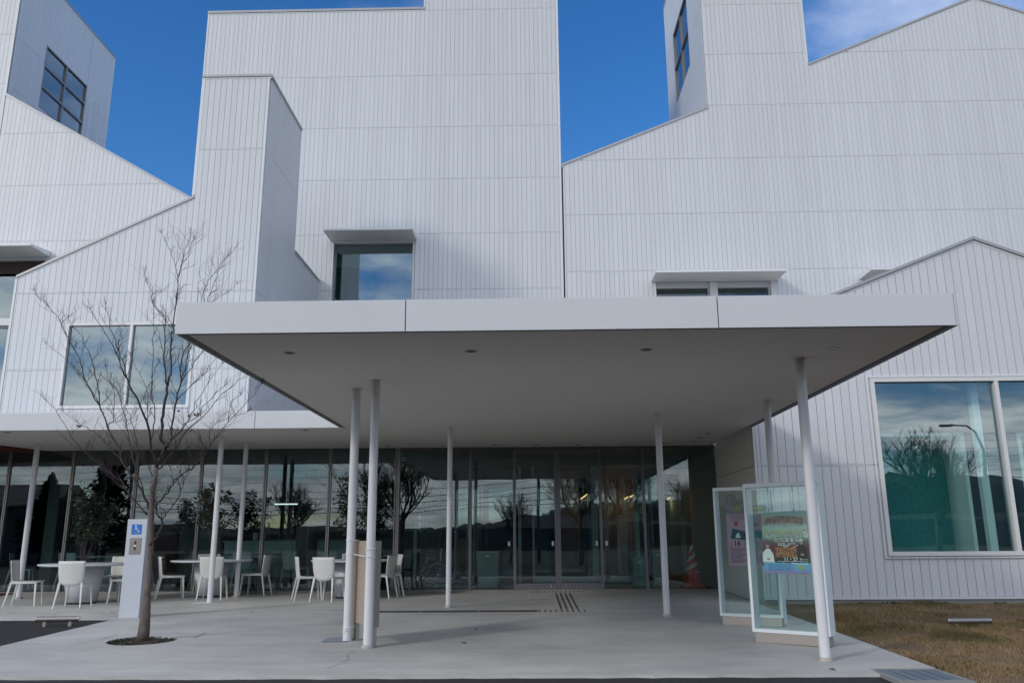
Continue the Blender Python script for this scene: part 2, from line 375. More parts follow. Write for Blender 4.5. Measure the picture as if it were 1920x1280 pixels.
for i in range(9):
    for k in range(5):
        x = .12+i*.095; y = 14.46+k*.075; b.lathe((x, y, F(x, y)), [(.016, 0), (.014, .006), (.001, .007)], 8)
for i in range(13):
    for k in range(3):
        x = .0+i*.09; y = 18.35+k*.10; b.lathe((x, y, F(x, y)), [(.020, 0), (.018, .006), (.001, .007)], 8)
stuff(b.build('studs', M['tactile'], tp))
# drain grate at the right corner
dg = thing('drain_grate', 'grey steel drain grate at the right front corner of the concrete apron', 'drain grate', (3.75, 8.65, F(3.7, 8.6)))
gz = F(3.75, 8.6)
boxpart('pit', M['dark'], dg, 3.44, 4.07, 8.28, 8.99, gz-.16, gz-.045)
fr = MB()
for a in ((3.40, 3.46, 8.22, 8.998), (4.03, 4.088, 8.22, 8.998), (3.46, 4.03, 8.22, 8.30), (3.46, 4.03, 8.94, 8.998)): fr.box(*a, gz-.12, gz+.004)
fr.build('grate_frame', M['plinth'], dg)
gm = mat('grate_steel', (.20, .25, .30), .45, metal=.5)
for k in range(5):
    x = 3.475+k*.112; boxpart('grate_bar', gm, dg, x, x+.095, 8.305, 8.935, gz-.03, gz)

# ------------------------------------------------------------------ lawn
lw = MB()
nx_, ny_ = 60, 44
gx = np.linspace(XR+.005, 22, nx_); gy = np.linspace(7.4, 15.8, ny_)
def lawnz(x, y):
    h = .015*math.sin(x*1.7+y)*math.sin(y*2.1)+.012*math.sin(x*5.1)*math.sin(y*4.3+x)
    k = min(1, max(0, (x-XR)/.5)); return F(x, y)-.02+k*(h+.01)
for i in range(nx_-1):
    for j in range(ny_-1):
        lw.quad(*[(x, y, lawnz(x, y)) for x, y in ((gx[i], gy[j]), (gx[i+1], gy[j]), (gx[i+1], gy[j+1]), (gx[i], gy[j+1]))])
struct(lw.build('lawn_soil', M['dirt'], smooth=True))
def grass_mat():
    m = bpy.data.materials.new('dry_grass'); m.use_nodes = True; nt = m.node_tree; b = nt.nodes['Principled BSDF']
    t = nt.nodes.new('ShaderNodeTexCoord'); n = N(nt, 'ShaderNodeTexNoise', Scale=.75, Detail=5.0, Roughness=.65); L(nt, t.outputs['Object'], n.inputs['Vector'])
    g = nt.nodes.new('ShaderNodeNewGeometry')
    r1 = nt.nodes.new('ShaderNodeValToRGB'); L(nt, n.outputs[0], r1.inputs[0])
    e = r1.color_ramp.elements; e[0].position = .36; e[0].color = (.10, .088, .03, 1); e[1].position = .62; e[1].color = (.31, .22, .125, 1)
    x = e.new(.48); x.color = (.24, .165, .072, 1)
    v = MATH(nt, 'MULTIPLY_ADD', g.outputs['Random Per Island'], .9, .55)
    vm = nt.nodes.new('ShaderNodeVectorMath'); vm.operation = 'SCALE'; L(nt, r1.outputs[0], vm.inputs[0]); L(nt, v, vm.inputs['Scale'])
    L(nt, vm.outputs[0], b.inputs['Base Color']); b.inputs['Roughness'].default_value = .8; return m
def blades(name, X, Y, Z, H, W, mt, lean=.8):
    n = len(X); a = rng.uniform(0, 2*math.pi, n); l = rng.uniform(.1, lean, n)*H; b2 = rng.uniform(0, 2*math.pi, n)
    v = np.zeros((n, 3, 3)); cx_, sx_ = np.cos(a)*W/2, np.sin(a)*W/2
    v[:, 0] = np.stack([X-cx_, Y-sx_, Z], 1); v[:, 1] = np.stack([X+cx_, Y+sx_, Z], 1)
    v[:, 2] = np.stack([X+np.cos(b2)*l, Y+np.sin(b2)*l, Z+H], 1)
    me = bpy.data.meshes.new(name); me.vertices.add(n*3); me.vertices.foreach_set('co', v.reshape(-1))
    me.loops.add(n*3); me.loops.foreach_set('vertex_index', np.arange(n*3, dtype=np.int32))
    me.polygons.add(n); me.polygons.foreach_set('loop_start', np.arange(0, n*3, 3, dtype=np.int32)); me.polygons.foreach_set('loop_total', np.full(n, 3, dtype=np.int32))
    me.materials.append(mt); me.update(); me.validate()
    o = bpy.data.objects.new(name, me); COL.objects.link(o); return o
n = 230000
GX = XR+.01+rng.beta(1, 1.5, n)*9; GY = rng.uniform(7.5, 15.68, n)
clump = np.sin(GX*2.3+1)*np.sin(GY*1.9)+.6*np.sin(GX*5.3+GY*3)+.5*np.sin(GY*6.1-GX*2)
keep = rng.uniform(-1.4, 1.2, n) < clump+.55; GX, GY, clump = GX[keep], GY[keep], clump[keep]
GZ = np.array([lawnz(x, y) for x, y in zip(GX, GY)])-.004
tuft = np.exp(-((GX-4.85)**2/.5+(GY-13.5)**2/.35)) + .7*np.exp(-((GX-5.8)**2/.4+(GY-12.0)**2/.15))
GH = rng.uniform(.012, .045, len(GX))*(1+.9*np.exp(-(GX-XR)/.10)*(np.sin(GY*17)*.5+.6)+.35*clump.clip(-1, 2)+tuft*2.6)
stuff(tag(blades('dry_grass', GX, GY, GZ, GH, .007, grass_mat(), 1.6), 'short dry yellow-brown grass right of the concrete apron', 'grass'))
wd = MB()
for (px, py) in ((1660, 1137), (1680, 1139), (1668, 1134), (1775, 1137), (1612, 1140), (1868, 1134), (1880, 1136), (1762, 1251)):
    p = atY(px, py, 15.5) if py < 1200 else Vector((*fpix(px, py), 0)); z = lawnz(p.x, p.y)
    for k in range(9):
        a = random.uniform(0, 6.28); l = random.uniform(.02, .06)
        t_ = Vector((p.x+math.cos(a)*l*1.2, p.y+math.sin(a)*l*.5, z+l*random.uniform(.3, 1))); o_ = Vector((p.x+math.cos(a)*.03, p.y, z))
        wd.quad(o_-Vector((.008, 0, 0)), o_+Vector((.008, 0, 0)), t_+Vector((.014, 0, 0)), t_-Vector((.014, 0, 0)))
stuff(tag(wd.build('weeds', M['groundleaf']), 'small dark weeds growing against the plinth of the right gabled block', 'weeds'))
for k, (px, py) in enumerate(((1832, 1158), (1878, 1172), (1900, 1176), (1916, 1181), (1866, 1169))):
    x, y = fpix(px, py); b = MB(); s_ = .022
    b.lathe((x, y, lawnz(x, y)), [(.001, .018), (s_, .012), (s_*1.3, 0)], 7)
    tag(b.build('pale_stone', M['stone']), ('small pale stone right behind the ground light in the grass', 'pale stone just right of the end of the ground light', 'pale stone second from the right edge in the dry grass', 'pale stone at the right edge of the lawn', 'smallest pale stone beside the right end of the ground light')[k], 'stone', 'pale stones in the dry grass')

# ------------------------------------------------------------------ building shells
PW = .161
class Plane:
    """a vertical wall plane; s runs along it, z up, d outward"""
    def __init__(s, axis, pos, out): s.axis, s.pos, s.out = axis, pos, out
    def P(s, a, z, d):
        return (a, s.pos+s.out*d, z) if s.axis == 'y' else (s.pos+s.out*d, a, z)
def topf(outline):
    def f(x):
        for (a, za), (b, zb) in zip(outline[:-1], outline[1:]):
            if a <= x <= b: return za+(zb-za)*(x-a)/(b-a) if b > a else max(za, zb)
        return outline[0][1] if x < outline[0][0] else outline[-1][1]
    return f
def clad(parent, pl, s0, s1, z0, outline, joints, holes, individual, th=.025, start=None, gap=.0045):
    """vertical panels between the joints; every panel its own box"""
    f = topf(outline); br = sorted({s0, s1, *[a for a, _ in outline if s0 < a < s1], *[x for x in np.arange(start if start is not None else s0, s1, PW) if s0 < x < s1]})
    cols = []
    for a, b in zip(br[:-1], br[1:]):
        if b-a < .012: continue
        cols.append((a, b))
    big = MB(); js = sorted(joints)
    for a, b in cols:
        ta, tb = f(a+1e-4), f(b-1e-4)
        zs = [z0]+[j for j in js if z0 < j < max(ta, tb)]+[None]
        for lo, hi in zip(zs[:-1], zs[1:]):
            H = max(ta, tb) if hi is None else hi
            pieces = [(a, b, lo, hi)]
            for h in holes:
                ns = []
                for (c, d, l2, h2) in pieces:
                    H2 = max(ta, tb) if h2 is None else h2
                    if d <= h[0] or c >= h[1] or H2 <= h[2] or l2 >= h[3]: ns.append((c, d, l2, h2)); continue
                    if c < h[0]: ns.append((c, h[0], l2, h2))
                    if d > h[1]: ns.append((h[1], d, l2, h2))
                    c2, d2 = max(c, h[0]), min(d, h[1])
                    if h[2] > l2: ns.append((c2, d2, l2, h[2]))
                    if h[3] < H2: ns.append((c2, d2, h[3], h2))
                pieces = ns
            for c, d, l2, h2 in pieces:
                g = .018 if l2 in js else .004; lo_ = l2+g
                ha, hb = (ta, tb) if h2 is None else (h2-(.018 if h2 in js else 0),)*2
                if max(ha, hb)-lo_ < .03 or d-c < .03: continue
                if h2 is None and (c, d) != (a, b): ha, hb = ta+(tb-ta)*(c-a)/(b-a), ta+(tb-ta)*(d-a)/(b-a)
                ha = max(ha, lo_+.005); hb = max(hb, lo_+.005)
                A, B = c+(gap if c == a else 0), d-(gap if d == b else 0)
                mb = MB() if individual else big
                mb.hexa([pl.P(A, lo_, 0), pl.P(B, lo_, 0), pl.P(B, lo_, th), pl.P(A, lo_, th), pl.P(A, ha, 0), pl.P(B, hb, 0), pl.P(B, hb, th), pl.P(A, ha, th)])
                if individual: mb.build('panel', M['panel'], parent)
    if not individual: stuff(big.build('panels', M['panel'], parent))
    for j in js:                                     # horizontal joint trims
        mb = MB(); runs = []; 
        for a, b in cols:
            if min(f(a+1e-4), f(b-1e-4)) > j+.03 and not any(h[0] < (a+b)/2 < h[1] and h[2]-.01 < j < h[3]+.01 for h in holes):
                if runs and abs(runs[-1][1]-a) < 1e-6: runs[-1][1] = b
                else: runs.append([a, b])
        for a, b in runs:
            mb.hexa([pl.P(a, j-.011, 0), pl.P(b, j-.011, 0), pl.P(b, j-.011, th+.004), pl.P(a, j-.011, th+.004),
                     pl.P(a, j+.011, 0), pl.P(b, j+.011, 0), pl.P(b, j+.011, th+.004), pl.P(a, j+.011, th+.004)])
        if runs: mb.build('joint_trim', M['trim'], parent)
def back_wall(parent, pl, outer, holes, th=.3, name='wall', m='backing', d0=0.0):
    """solid wall behind the panels, with window openings"""
    loops = [outer]+[[(h[0], h[2]), (h[1], h[2]), (h[1], h[3]), (h[0], h[3])] for h in holes]
    tri = tessellate_polygon([[Vector((a, z, 0)) for a, z in l] for l in loops]); flat = [p for l in loops for p in l]
    mb = MB(); n_ = len(flat)
    mb.v = [pl.P(a, z, d0) for a, z in flat]+[pl.P(a, z, d0-th) for a, z in flat]
    for t in tri: mb.f += [tuple(t), tuple(i+n_ for i in t)]; mb.m += [0, 0]
    k = 0
    for l in loops:
        for i in range(len(l)):
            a, b = k+i, k+(i+1) % len(l); mb.f.append((a, b, b+n_, a+n_)); mb.m.append(0)
        k += len(l)
    return mb.build(name, M[m], parent)
def coping(parent, pl, pts, h=.07, th=.06, back=.25):
    """metal capping along a roof edge, with a dark drip line under it"""
    for (a, za), (b, zb) in zip(pts[:-1], pts[1:]):
        m_ = MB(); m_.hexa([pl.P(a, za, -back), pl.P(b, zb, -back), pl.P(b, zb, th), pl.P(a, za, th), pl.P(a, za+h, -back), pl.P(b, zb+h, -back), pl.P(b, zb+h, th), pl.P(a, za+h, th)])
        m_.build('coping', M['coping'], parent)
        m_ = MB(); m_.hexa([pl.P(a, za-.05, 0), pl.P(b, zb-.05, 0), pl.P(b, zb-.05, .034), pl.P(a, za-.05, .034), pl.P(a, za-.012, 0), pl.P(b, zb-.012, 0), pl.P(b, zb-.012, .034), pl.P(a, za-.012, .034)])
        m_.build('edge_flashing', M['trim'], parent)
def roofs(parent, pts, y0, y1, name='roof'):
    m_ = MB()
    for (a, za), (b, zb) in zip(pts[:-1], pts[1:]):
        m_.hexa([(a, y0, za-.12), (b, y0, zb-.12), (b, y1, zb-.12), (a, y1, za-.12), (a, y0, za-.001), (b, y0, zb-.001), (b, y1, zb-.001), (a, y1, za-.001)])
    return m_.build(name, M['trim'], parent)
def corner(parent, x, y, z0, z1, sx=.05, sy=.05, name='corner_trim'):
    return boxpart(name, M['trim'], parent, x-sx/2, x+sx/2, y-sy/2, y+sy/2, z0, z1)
def window(parent, pl, s0, s1, z0, z1, cols=(), rows=(), fw=.05, depth=.06, d=-.0, fm='whiteframe', gm='glass_up', sill=True, mw=None):
    """window with frame, mullions and one pane per light"""
    fr = MB(); mw = mw or fw
    def bx(m_, a, b, c, e, d0, d1): m_.hexa([pl.P(a, c, d0), pl.P(b, c, d0), pl.P(b, c, d1), pl.P(a, c, d1), pl.P(a, e, d0), pl.P(b, e, d0), pl.P(b, e, d1), pl.P(a, e, d1)])
    bx(fr, s0, s1, z0, z0+fw, d-depth, d); bx(fr, s0, s1, z1-fw, z1, d-depth, d); bx(fr, s0, s0+fw, z0+fw, z1-fw, d-depth, d); bx(fr, s1-fw, s1, z0+fw, z1-fw, d-depth, d)
    w_ = fr.build('window', M[fm], parent)
    xs_ = [s0+fw]+[v for c in cols for v in (c-mw/2, c+mw/2)]+[s1-fw]; zs_ = [z0+fw]+[v for c in rows for v in (c-mw/2, c+mw/2)]+[z1-fw]
    for c in cols: m_ = MB(); bx(m_, c-mw/2, c+mw/2, z0+fw, z1-fw, d-depth+.002, d-.002); m_.build('mullion', M[fm], w_)
    for c in rows:
        for i in range(0, len(xs_), 2): m_ = MB(); bx(m_, xs_[i], xs_[i+1], c-mw/2, c+mw/2, d-depth+.004, d-.004); m_.build('transom', M[fm], w_)
    for i in range(0, len(xs_), 2):
        for j in range(0, len(zs_), 2):
            m_ = MB(); bx(m_, xs_[i], xs_[i+1], zs_[j], zs_[j+1], d-depth*.75, d-depth*.75+.012); m_.build('pane', M[gm], w_)
    return w_
def hood(parent, x0, x1, y, yf, z, th=.07):
    """folded sheet hood over a window"""
    m_ = MB(); m_.hexa([(x0, yf, z), (x1, yf, z), (x1, y, z), (x0, y, z), (x0, yf, z+th), (x1, yf, z+th), (x1, y, z+th*2.6), (x0, y, z+th*2.6)])
    h_ = m_.build('window_hood', M['trim'], parent)
    m_ = MB(); m_.box(x0+.03, x1-.03, yf+.03, y-.01, z-.006, z-.001); m_.build('hood_soffit', M['soffit'], h_); return h_
def tobox(parent, x0, x1, y0, y1, z0, z1, m, name='room_wall', floor=True):
    m_ = MB()
    m_.quad((x0, y1, z0), (x1, y1, z0), (x1, y1, z1), (x0, y1, z1)); m_.quad((x0, y0, z0), (x0, y1, z0), (x0, y1, z1), (x0, y0, z1))
    m_.quad((x1, y0, z0), (x1, y1, z0), (x1, y1, z1), (x1, y0, z1)); m_.quad((x0, y0, z1), (x1, y0, z1), (x1, y1, z1), (x0, y1, z1)); m_.quad((x0, y0, z0), (x1, y0, z0), (x1, y1, z0), (x0, y1, z0))
    return m_.build(name, M[m], parent)
CZ = 3.5                                              # underside of canopy and lobby ceiling
ZB = 3.56                                             # underside of upper volumes

# --- left gabled block with its slender tower, wall plane y = 20.7
Y1 = 20.7
GL = thing('white_building', 'white panel-clad gabled block at left with a slender box tower rising at its right end', 'building', (-10.4, Y1, ZB))
P1 = Plane('y', Y1, -1)
out1 = [(-13.665, 8.286), (-9.07, 10.50), (-9.07, 14.14), (-7.215, 14.14)]
h1 = [(-12.14, -8.73, 4.76, 7.03)]
back_wall(GL, P1, [(-13.665, ZB), (-7.22, ZB), (-7.22, 14.13), (-9.07, 14.13), (-9.07, 10.49), (-13.665, 8.27)], h1, .3)
clad(GL, P1, -13.62, -9.07, ZB, out1[:2], [5.78, 7.86], h1, True, start=-9.07-29*PW)
clad(GL, P1, -9.07, -7.26, ZB, [(-9.07, 14.14), (-7.2, 14.14)], [5.78, 7.86, 11.94], h1, True, start=-9.07)
coping(GL, P1, out1[:2]); coping(GL, P1, [(-9.12, 14.14), (-7.16, 14.14)])
corner(GL, -7.24, Y1-.005, ZB, 14.14, .05, .06); corner(GL, -13.66, Y1-.005, ZB, 8.27, .06, .06)
corner(GL, -9.07, Y1-.008, 10.6, 14.14, .05, .05)
P1s = Plane('x', -7.225, 1); ps = [(20.76, 14.14), (23.87, 14.14), (23.87, 10.05), (26.84, 10.05)]
back_wall(GL, P1s, [(Y1, ZB), (26.84, ZB), (26.84, 10.04), (23.87, 10.04), (23.87, 14.13), (Y1, 14.13)], [], .2, name='side_wall')
clad(GL, P1s, 20.76, 23.87, ZB, ps[:2], [7.86, 11.94], [], False)
clad(GL, P1s, 23.87, 26.83, ZB, ps[2:], [7.86], [], False)
coping(GL, P1s, ps[:2]); coping(GL, P1s, ps[2:])
m_ = MB(); m_.quad((-9.07, Y1, 10.3), (-9.07, 23.87, 10.3), (-9.07, 23.87, 14.13), (-9.07, Y1, 14.13)); m_.quad((-9.07, 23.87, 9.5), (-7.22, 23.87, 9.5), (-7.22, 23.87, 14.13), (-9.07, 23.87, 14.13)); m_.build('tower_wall', M['panel'], GL)
roofs(GL, [(-9.07, 14.13), (-7.22, 14.13)], Y1, 23.87, 'tower_roof')
roofs(GL, [(-13.66, 8.27), (-8.58, 10.72), (-7.22, 10.05)], Y1+.01, 26.84)
boxpart('side_wall', M['panel'], GL, -13.66, -13.5, Y1+.3, 26.84, ZB, 8.25)
tobox(GL, -13.45, -7.45, Y1+.32, 26.5, ZB+.02, 8.2, 'midwall')
window(GL, P1, -12.14, -8.73, 4.76, 7.03, cols=(-10.405,), fw=.075, depth=.12, d=.06)
boxpart('inner_beam', M['intceil'], GL, -13, -8, Y1+.75, Y1+1.0, 6.55, 7.4)
# --- central hall, wall plane y = 26.85
Y2 = 26.85
P2 = Plane('y', Y2, -1)
HC = thing('white_building', 'tall white flat-topped central hall with one square hooded window above the canopy', 'building', (-5.3, Y2, ZB))
h2 = [(-6.80, -3.93, 7.6, 11.50)]
back_wall(HC, P2, [(-11.83, ZB), (1.17, ZB), (1.17, 23.4), (-3.745, 23.4), (-3.745, 20.55), (-11.83, 20.55)], h2, .45)
clad(HC, P2, -11.80, -3.745, ZB, [(-11.8, 20.555), (-3.7, 20.555)], [7.68, 9.72, 11.74, 13.78, 15.79, 17.84], h2, False, start=-3.745-50*PW)
clad(HC, P2, -3.745, 1.12, ZB, [(-3.8, 23.4), (1.2, 23.4)], [7.68, 9.72, 11.74, 13.78, 15.79, 17.84, 20.53], h2, False, start=-3.745)
coping(HC, P2, [(-11.86, 20.555), (-3.745, 20.555)], h=.09)
corner(HC, -11.82, Y2-.01, ZB, 20.55, .06, .06); corner(HC, 1.15, Y2-.01, ZB, 23.4, .07, .06); corner(HC, -3.76, Y2-.01, 20.64, 23.4, .05, .06)
roofs(HC, [(-11.83, 20.54), (-3.745, 20.54)], Y2, 40); roofs(HC, [(-3.745, 23.39), (1.17, 23.39)], Y2, 40)
m_ = MB()
for x, zt in ((-11.83, 20.5), (1.17, 23.3), (-3.745, 23.3)):
    zb = ZB if x != -3.745 else 20.5; m_.quad((x, Y2+.1, zb), (x, 40, zb), (x, 40, zt), (x, Y2+.1, zt))
m_.quad((-11.83, 40, ZB), (1.17, 40, ZB), (1.17, 40, 20.5), (-11.83, 40, 20.5)); m_.build('side_wall', M['panel'], HC)
# window set back in a reveal, big single pane
rv = MB(); rv.box(-6.80, -6.735, Y2-.03, Y2+.42, 7.6, 11.5); rv.box(-3.985, -3.93, Y2-.03, Y2+.42, 7.6, 11.5); rv.box(-6.735, -3.985, Y2-.02, Y2+.42, 11.42, 11.5); rv.build('window_reveal', M['trim'], HC)
window(HC, P2, -6.735, -3.985, 7.62, 11.42, fw=.035, depth=.08, d=-.10, fm='frame')
tobox(HC, -7.0, -3.7, Y2+.46, 30.0, 7.6, 11.75, 'counter')
boxpart('inner_column', M['midwall'], HC, -6.15, -5.55, Y2+1.1, Y2+1.5, 7.6, 11.74)
boxpart('inner_beam', M['counter'], HC, -7.3, -3.3, Y2+1.0, Y2+1.09, 10.9, 11.74)
hood(HC, -6.86, -3.87, Y2-.03, 25.80, 11.50)
# --- right gabled hall with roof tower, same plane
P3 = Plane('y', Y2, -1)
HR = thing('white_building', 'large white hall at right with gable slopes either side of a square tower', 'building', (8, Y2, ZB))
h3 = [(4.25, 8.30, 7.4, 9.88), (11.25, 15.2, 7.4, 9.88)]
tw = 25.45; TX = 6.46+23*PW
back_wall(HR, P3, [(1.26, ZB), (24, ZB), (24, 17.6), (16.40, 20.58), (TX, 17.96), (TX, tw), (6.46, tw), (6.46, 16.33), (1.26, 14.2)], h3, .45)
jr = [10.29, 12.35, 14.40, 16.45, 18.48, 20.52, 22.6]
TX = 6.46+23*PW
clad(HR, P3, 1.27, 6.46, ZB, [(1.26, 14.2), (6.46, 16.33)], jr, h3, False, start=6.46-32*PW)
clad(HR, P3, 6.46, TX, ZB, [(6.4, tw), (10.3, tw)], jr, h3, False, start=6.46)
clad(HR, P3, TX, 21, ZB, [(TX, 17.97), (16.40, 20.58), (24, 17.6)], jr, h3, False, start=TX)
coping(HR, P3, [(1.2, 14.18), (6.47, 16.33)], h=.08); coping(HR, P3, [(TX, 17.96), (16.40, 20.58), (24, 17.6)], h=.08)
boxpart('wall_gap', M['joint'], HR, 1.195, 1.245, Y2+.02, Y2+.1, ZB, 14.1)
boxpart('corner_trim', M['trim'], HR, 1.245, 1.285, Y2-.034, Y2+.0, ZB, 14.14)
corner(HR, TX-.02, Y2-.008, 18.05, tw, .05, .05)
P3s = Plane('x', 6.46, -1); hs = [(29.13, 32.18, 19.5, 22.8)]
back_wall(HR, P3s, [(Y2, 15.9), (34.0, 15.9), (34.0, 25.4), (Y2, 25.4)], hs, .2, name='side_wall')
clad(HR, P3s, Y2+.02, 34.0, 15.9, [(Y2, 25.4), (34.0, 25.4)], [18.48, 20.52, 22.6], hs, False, gap=.002)
window(HR, P3s, 29.13, 32.18, 19.5, 22.8, cols=(30.65,), rows=(21.15,), fw=.05, depth=.1, d=.02, fm='frame', mw=.07)
coping(HR, P3s, [(Y2, 25.4), (34, 25.4)])
tobox(HR, 6.7, 10.1, Y2+.5, 33.9, 18.5, 25.2, 'midwall')
m_ = MB(); m_.quad((TX, Y2, 17), (TX, 34, 17), (TX, 34, tw), (TX, Y2, tw)); m_.quad((6.46, 34, 17), (10.23, 34, 17), (10.23, 34, tw), (6.46, 34, tw)); m_.build('tower_wall', M['panel'], HR)
roofs(HR, [(6.46, tw), (10.23, tw)], Y2, 34, 'tower_roof')
roofs(HR, [(1.26, 14.2), (6.46, 16.33)], Y2+.01, 40); roofs(HR, [(TX, 17.96), (16.40, 20.58), (24, 17.6)], Y2+.01, 40)
boxpart('side_wall', M['panel'], HR, 23.8, 24, Y2+.45, 40, 0, 17.4); boxpart('back_wall', M['panel'], HR, 1.26, 24, 39.8, 40, ZB, 14)
for (a, b) in ((4.25, 8.30), (11.25, 15.2)):
    m_ = MB(); m_.box(a, a+.06, Y2-.03, Y2+.4, 7.4, 9.88); m_.box(b-.12, b, Y2-.03, Y2+.4, 7.4, 9.88); m_.build('window_reveal', M['trim'], HR)
    md = (a+b)/2-.02; boxpart('window_pier', M['trim'], HR, md-.13, md+.13, Y2-.03, Y2+.4, 7.4, 9.86)
    window(HR, P3, a+.06, md-.13, 7.42, 9.74, fw=.035, depth=.07, d=-.16, fm='whiteframe', gm='glass'); window(HR, P3, md+.13, b-.12, 7.42, 9.74, fw=.035, depth=.07, d=-.16, fm='whiteframe', gm='glass')
    boxpart('window_head', M['trim'], HR, a+.06, b-.12, Y2+.12, Y2+.4, 9.74, 9.88)
    hood(HR, a-.09, b+.12, Y2-.03, 25.79, 9.88)
M['olive'] = mat('olive_brown', (.10, .08, .06), .7)
tobox(HR, 3.5, 16, Y2+.46, 29.5, 7.3, 11.8, 'olive')
# --- far left hall, same plane, with its lantern tower
HL = thing('white_building', 'white hall at far left, roof sloping down to the right below a windowed tower', 'building', (-16, Y2, ZB))
out4 = [(-19.07, 17.37), (-11.83, 13.15)]
h4 = [(-25, -16.75, 5.5, 10.95)]
back_wall(HL, P2, [(-26, ZB), (-11.86, ZB), (-11.86, 13.15), (-19.07, 17.36), (-19.07, 24.0), (-26, 24.0)], h4, .45)
jl = [5.6, 7.68, 9.70, 11.66, 13.76, 15.80, 17.80, 19.86, 21.9]
clad(HL, P2, -19.07, -11.88, ZB, out4, jl, h4, False, start=-19.05)
clad(HL, P2, -26, -19.07, ZB, [(-26, 23.2), (-19, 23.2)], jl, h4, False)
coping(HL, P2, [(-19.07, 17.36), (-11.80, 13.12)], h=.05)
P4s = Plane('x', -19.08, 1); h4s = [(28.72, 31.77, 17.93, 20.62)]
back_wall(HL, P4s, [(Y2, 13.5), (33.7, 13.5), (33.7, 23.18), (Y2, 23.18)], h4s, .2, name='side_wall')
clad(HL, P4s, Y2+.03, 33.68, 13.5, [(Y2, 23.18), (33.7, 23.18)], [15.8, 17.80, 19.86], h4s, False, start=Y2+.06)
window(HL, P4s, 28.72, 31.77, 17.93, 20.62, cols=(30.22,), rows=(18.85, 19.76), fw=.05, depth=.1, d=.03, fm='frame', mw=.09)
coping(HL, P4s, [(Y2, 23.18), (33.72, 23.18)], h=.05); corner(HL, -19.1, Y2-.01, 17.3, 23.18, .06, .06); corner(HL, -19.09, 33.7, 14, 23.18, .06, .06)
dm = MB(); dm.box(-19.052, -19.036, 32.15, 32.22, 14, 20.3); dm.box(-19.052, -19.036, 32.93, 33.0, 14, 20.3); dm.box(-19.052, -19.036, 32.22, 32.93, 20.22, 20.3); dm.build('access_panel_frame', M['trim'], HL)
tobox(HL, -25.5, -19.4, Y2+.5, 33.5, 16.5, 23, 'dark')
roofs(HL, [(-26, 23.17), (-19.07, 23.17)], Y2, 33.7, 'tower_roof'); roofs(HL, out4, Y2+.01, 40)
m_ = MB(); m_.quad((-26, 33.7, 13), (-19.07, 33.7, 13), (-19.07, 33.7, 23.1), (-26, 33.7, 23.1)); m_.quad((-26, Y2, 3), (-26, 40, 3), (-26, 40, 23), (-26, Y2, 23)); m_.build('tower_wall', M['panel'], HL)
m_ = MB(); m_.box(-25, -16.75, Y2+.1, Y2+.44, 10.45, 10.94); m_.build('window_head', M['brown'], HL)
window(HL, P2, -25, -16.80, 8.86, 10.50, fw=.05, depth=.1, d=-.1); window(HL, P2, -25, -17.0, 5.5, 8.62, cols=(-20,), fw=.06, depth=.1, d=-.1)
boxpart('window_band', M['trim'], HL, -25, -16.75, Y2-.03, Y2+.3, 8.62, 8.86)
boxpart('window_reveal', M['trim'], HL, -16.80, -16.75, Y2-.03, Y2+.4, 8.86, 10.94); boxpart('window_reveal', M['trim'], HL, -17.0, -16.75, Y2-.03, Y2+.4, 5.5, 8.62)
hood(HL, -25, -16.66, Y2-.03, 25.70, 11.08)
tobox(HL, -25.5, -12.2, Y2+.46, 33, 5.0, 11.6, 'midwall')

# --- right front gabled block, wall plane y = 15.7
Y5 = 15.7
GR = thing('white_building', 'low white gabled block at right front with a big picture window above the dry lawn', 'building', (8.8, Y5, .3))
P5 = Plane('y', Y5, -1)
zE, zR, zL = 3.85, 7.19, 3.0
out5 = [(4.22, 5.36), (8.835, 7.19), (13.5, 5.32)]
h5 = [(6.50, 11.6, 1.12, 4.41)]
back_wall(GR, P5, [(4.22, .02), (13.5, .02), (13.5, 5.31), (8.835, 7.18), (4.22, 5.35)], h5, .35)
clad(GR, P5, 4.25, 13.5, .405, out5, [2.77], h5, True, start=8.835-28*PW)
coping(GR, P5, [(4.18, 5.345), (8.835, 7.19), (13.5, 5.32)], h=.06, th=.07)
boxpart('base_trim', M['trim'], GR, 4.21, 13.5, Y5-.045, Y5+.0, .365, .405)
boxpart('plinth', M['plinth'], GR, 4.24, 13.5, Y5-.012, Y5+.0, -.05, .362)
corner(GR, 4.225, Y5-.008, .405, 5.35, .04, .05)
sw = MB(); sw.box(4.20, 4.26, Y5+.02, 18.97, .2, 2.762); sw.box(4.20, 4.26, Y5+.02, 18.97, 2.775, 5.3); sw.build('side_wall', M['soffit'], GR)
boxpart('side_joint', M['joint'], GR, 4.215, 4.25, Y5+.02, 18.97, 2.762, 2.775)
roofs(GR, [(4.22, 5.35), (8.835, 7.18), (13.5, 5.31)], Y5+.01, Y2-.5)
boxpart('side_wall', M['panel'], GR, 13.4, 13.5, Y5+.35, Y2-.5, 0, 5.3); boxpart('back_wall', M['panel'], GR, 4.3, 13.5, Y2-.6, Y2-.5, 0, 5.3)
window(GR, P5, 6.50, 11.6, 1.12, 4.41, cols=(8.87,), fw=.075, depth=.14, d=.075, gm='glass_pic', mw=.075)
fr = MB()
for a in ((6.47, 11.63, 1.075, 1.105), (6.47, 11.63, 4.425, 4.455)): fr.box(a[0], a[1], Y5-.055, Y5-.027, a[2], a[3])
for a in ((6.44, 6.47, 1.075, 4.455),): fr.box(a[0], a[1], Y5-.055, Y5-.027, a[2], a[3])
fr.build('outer_flashing', M['trim'], GR)
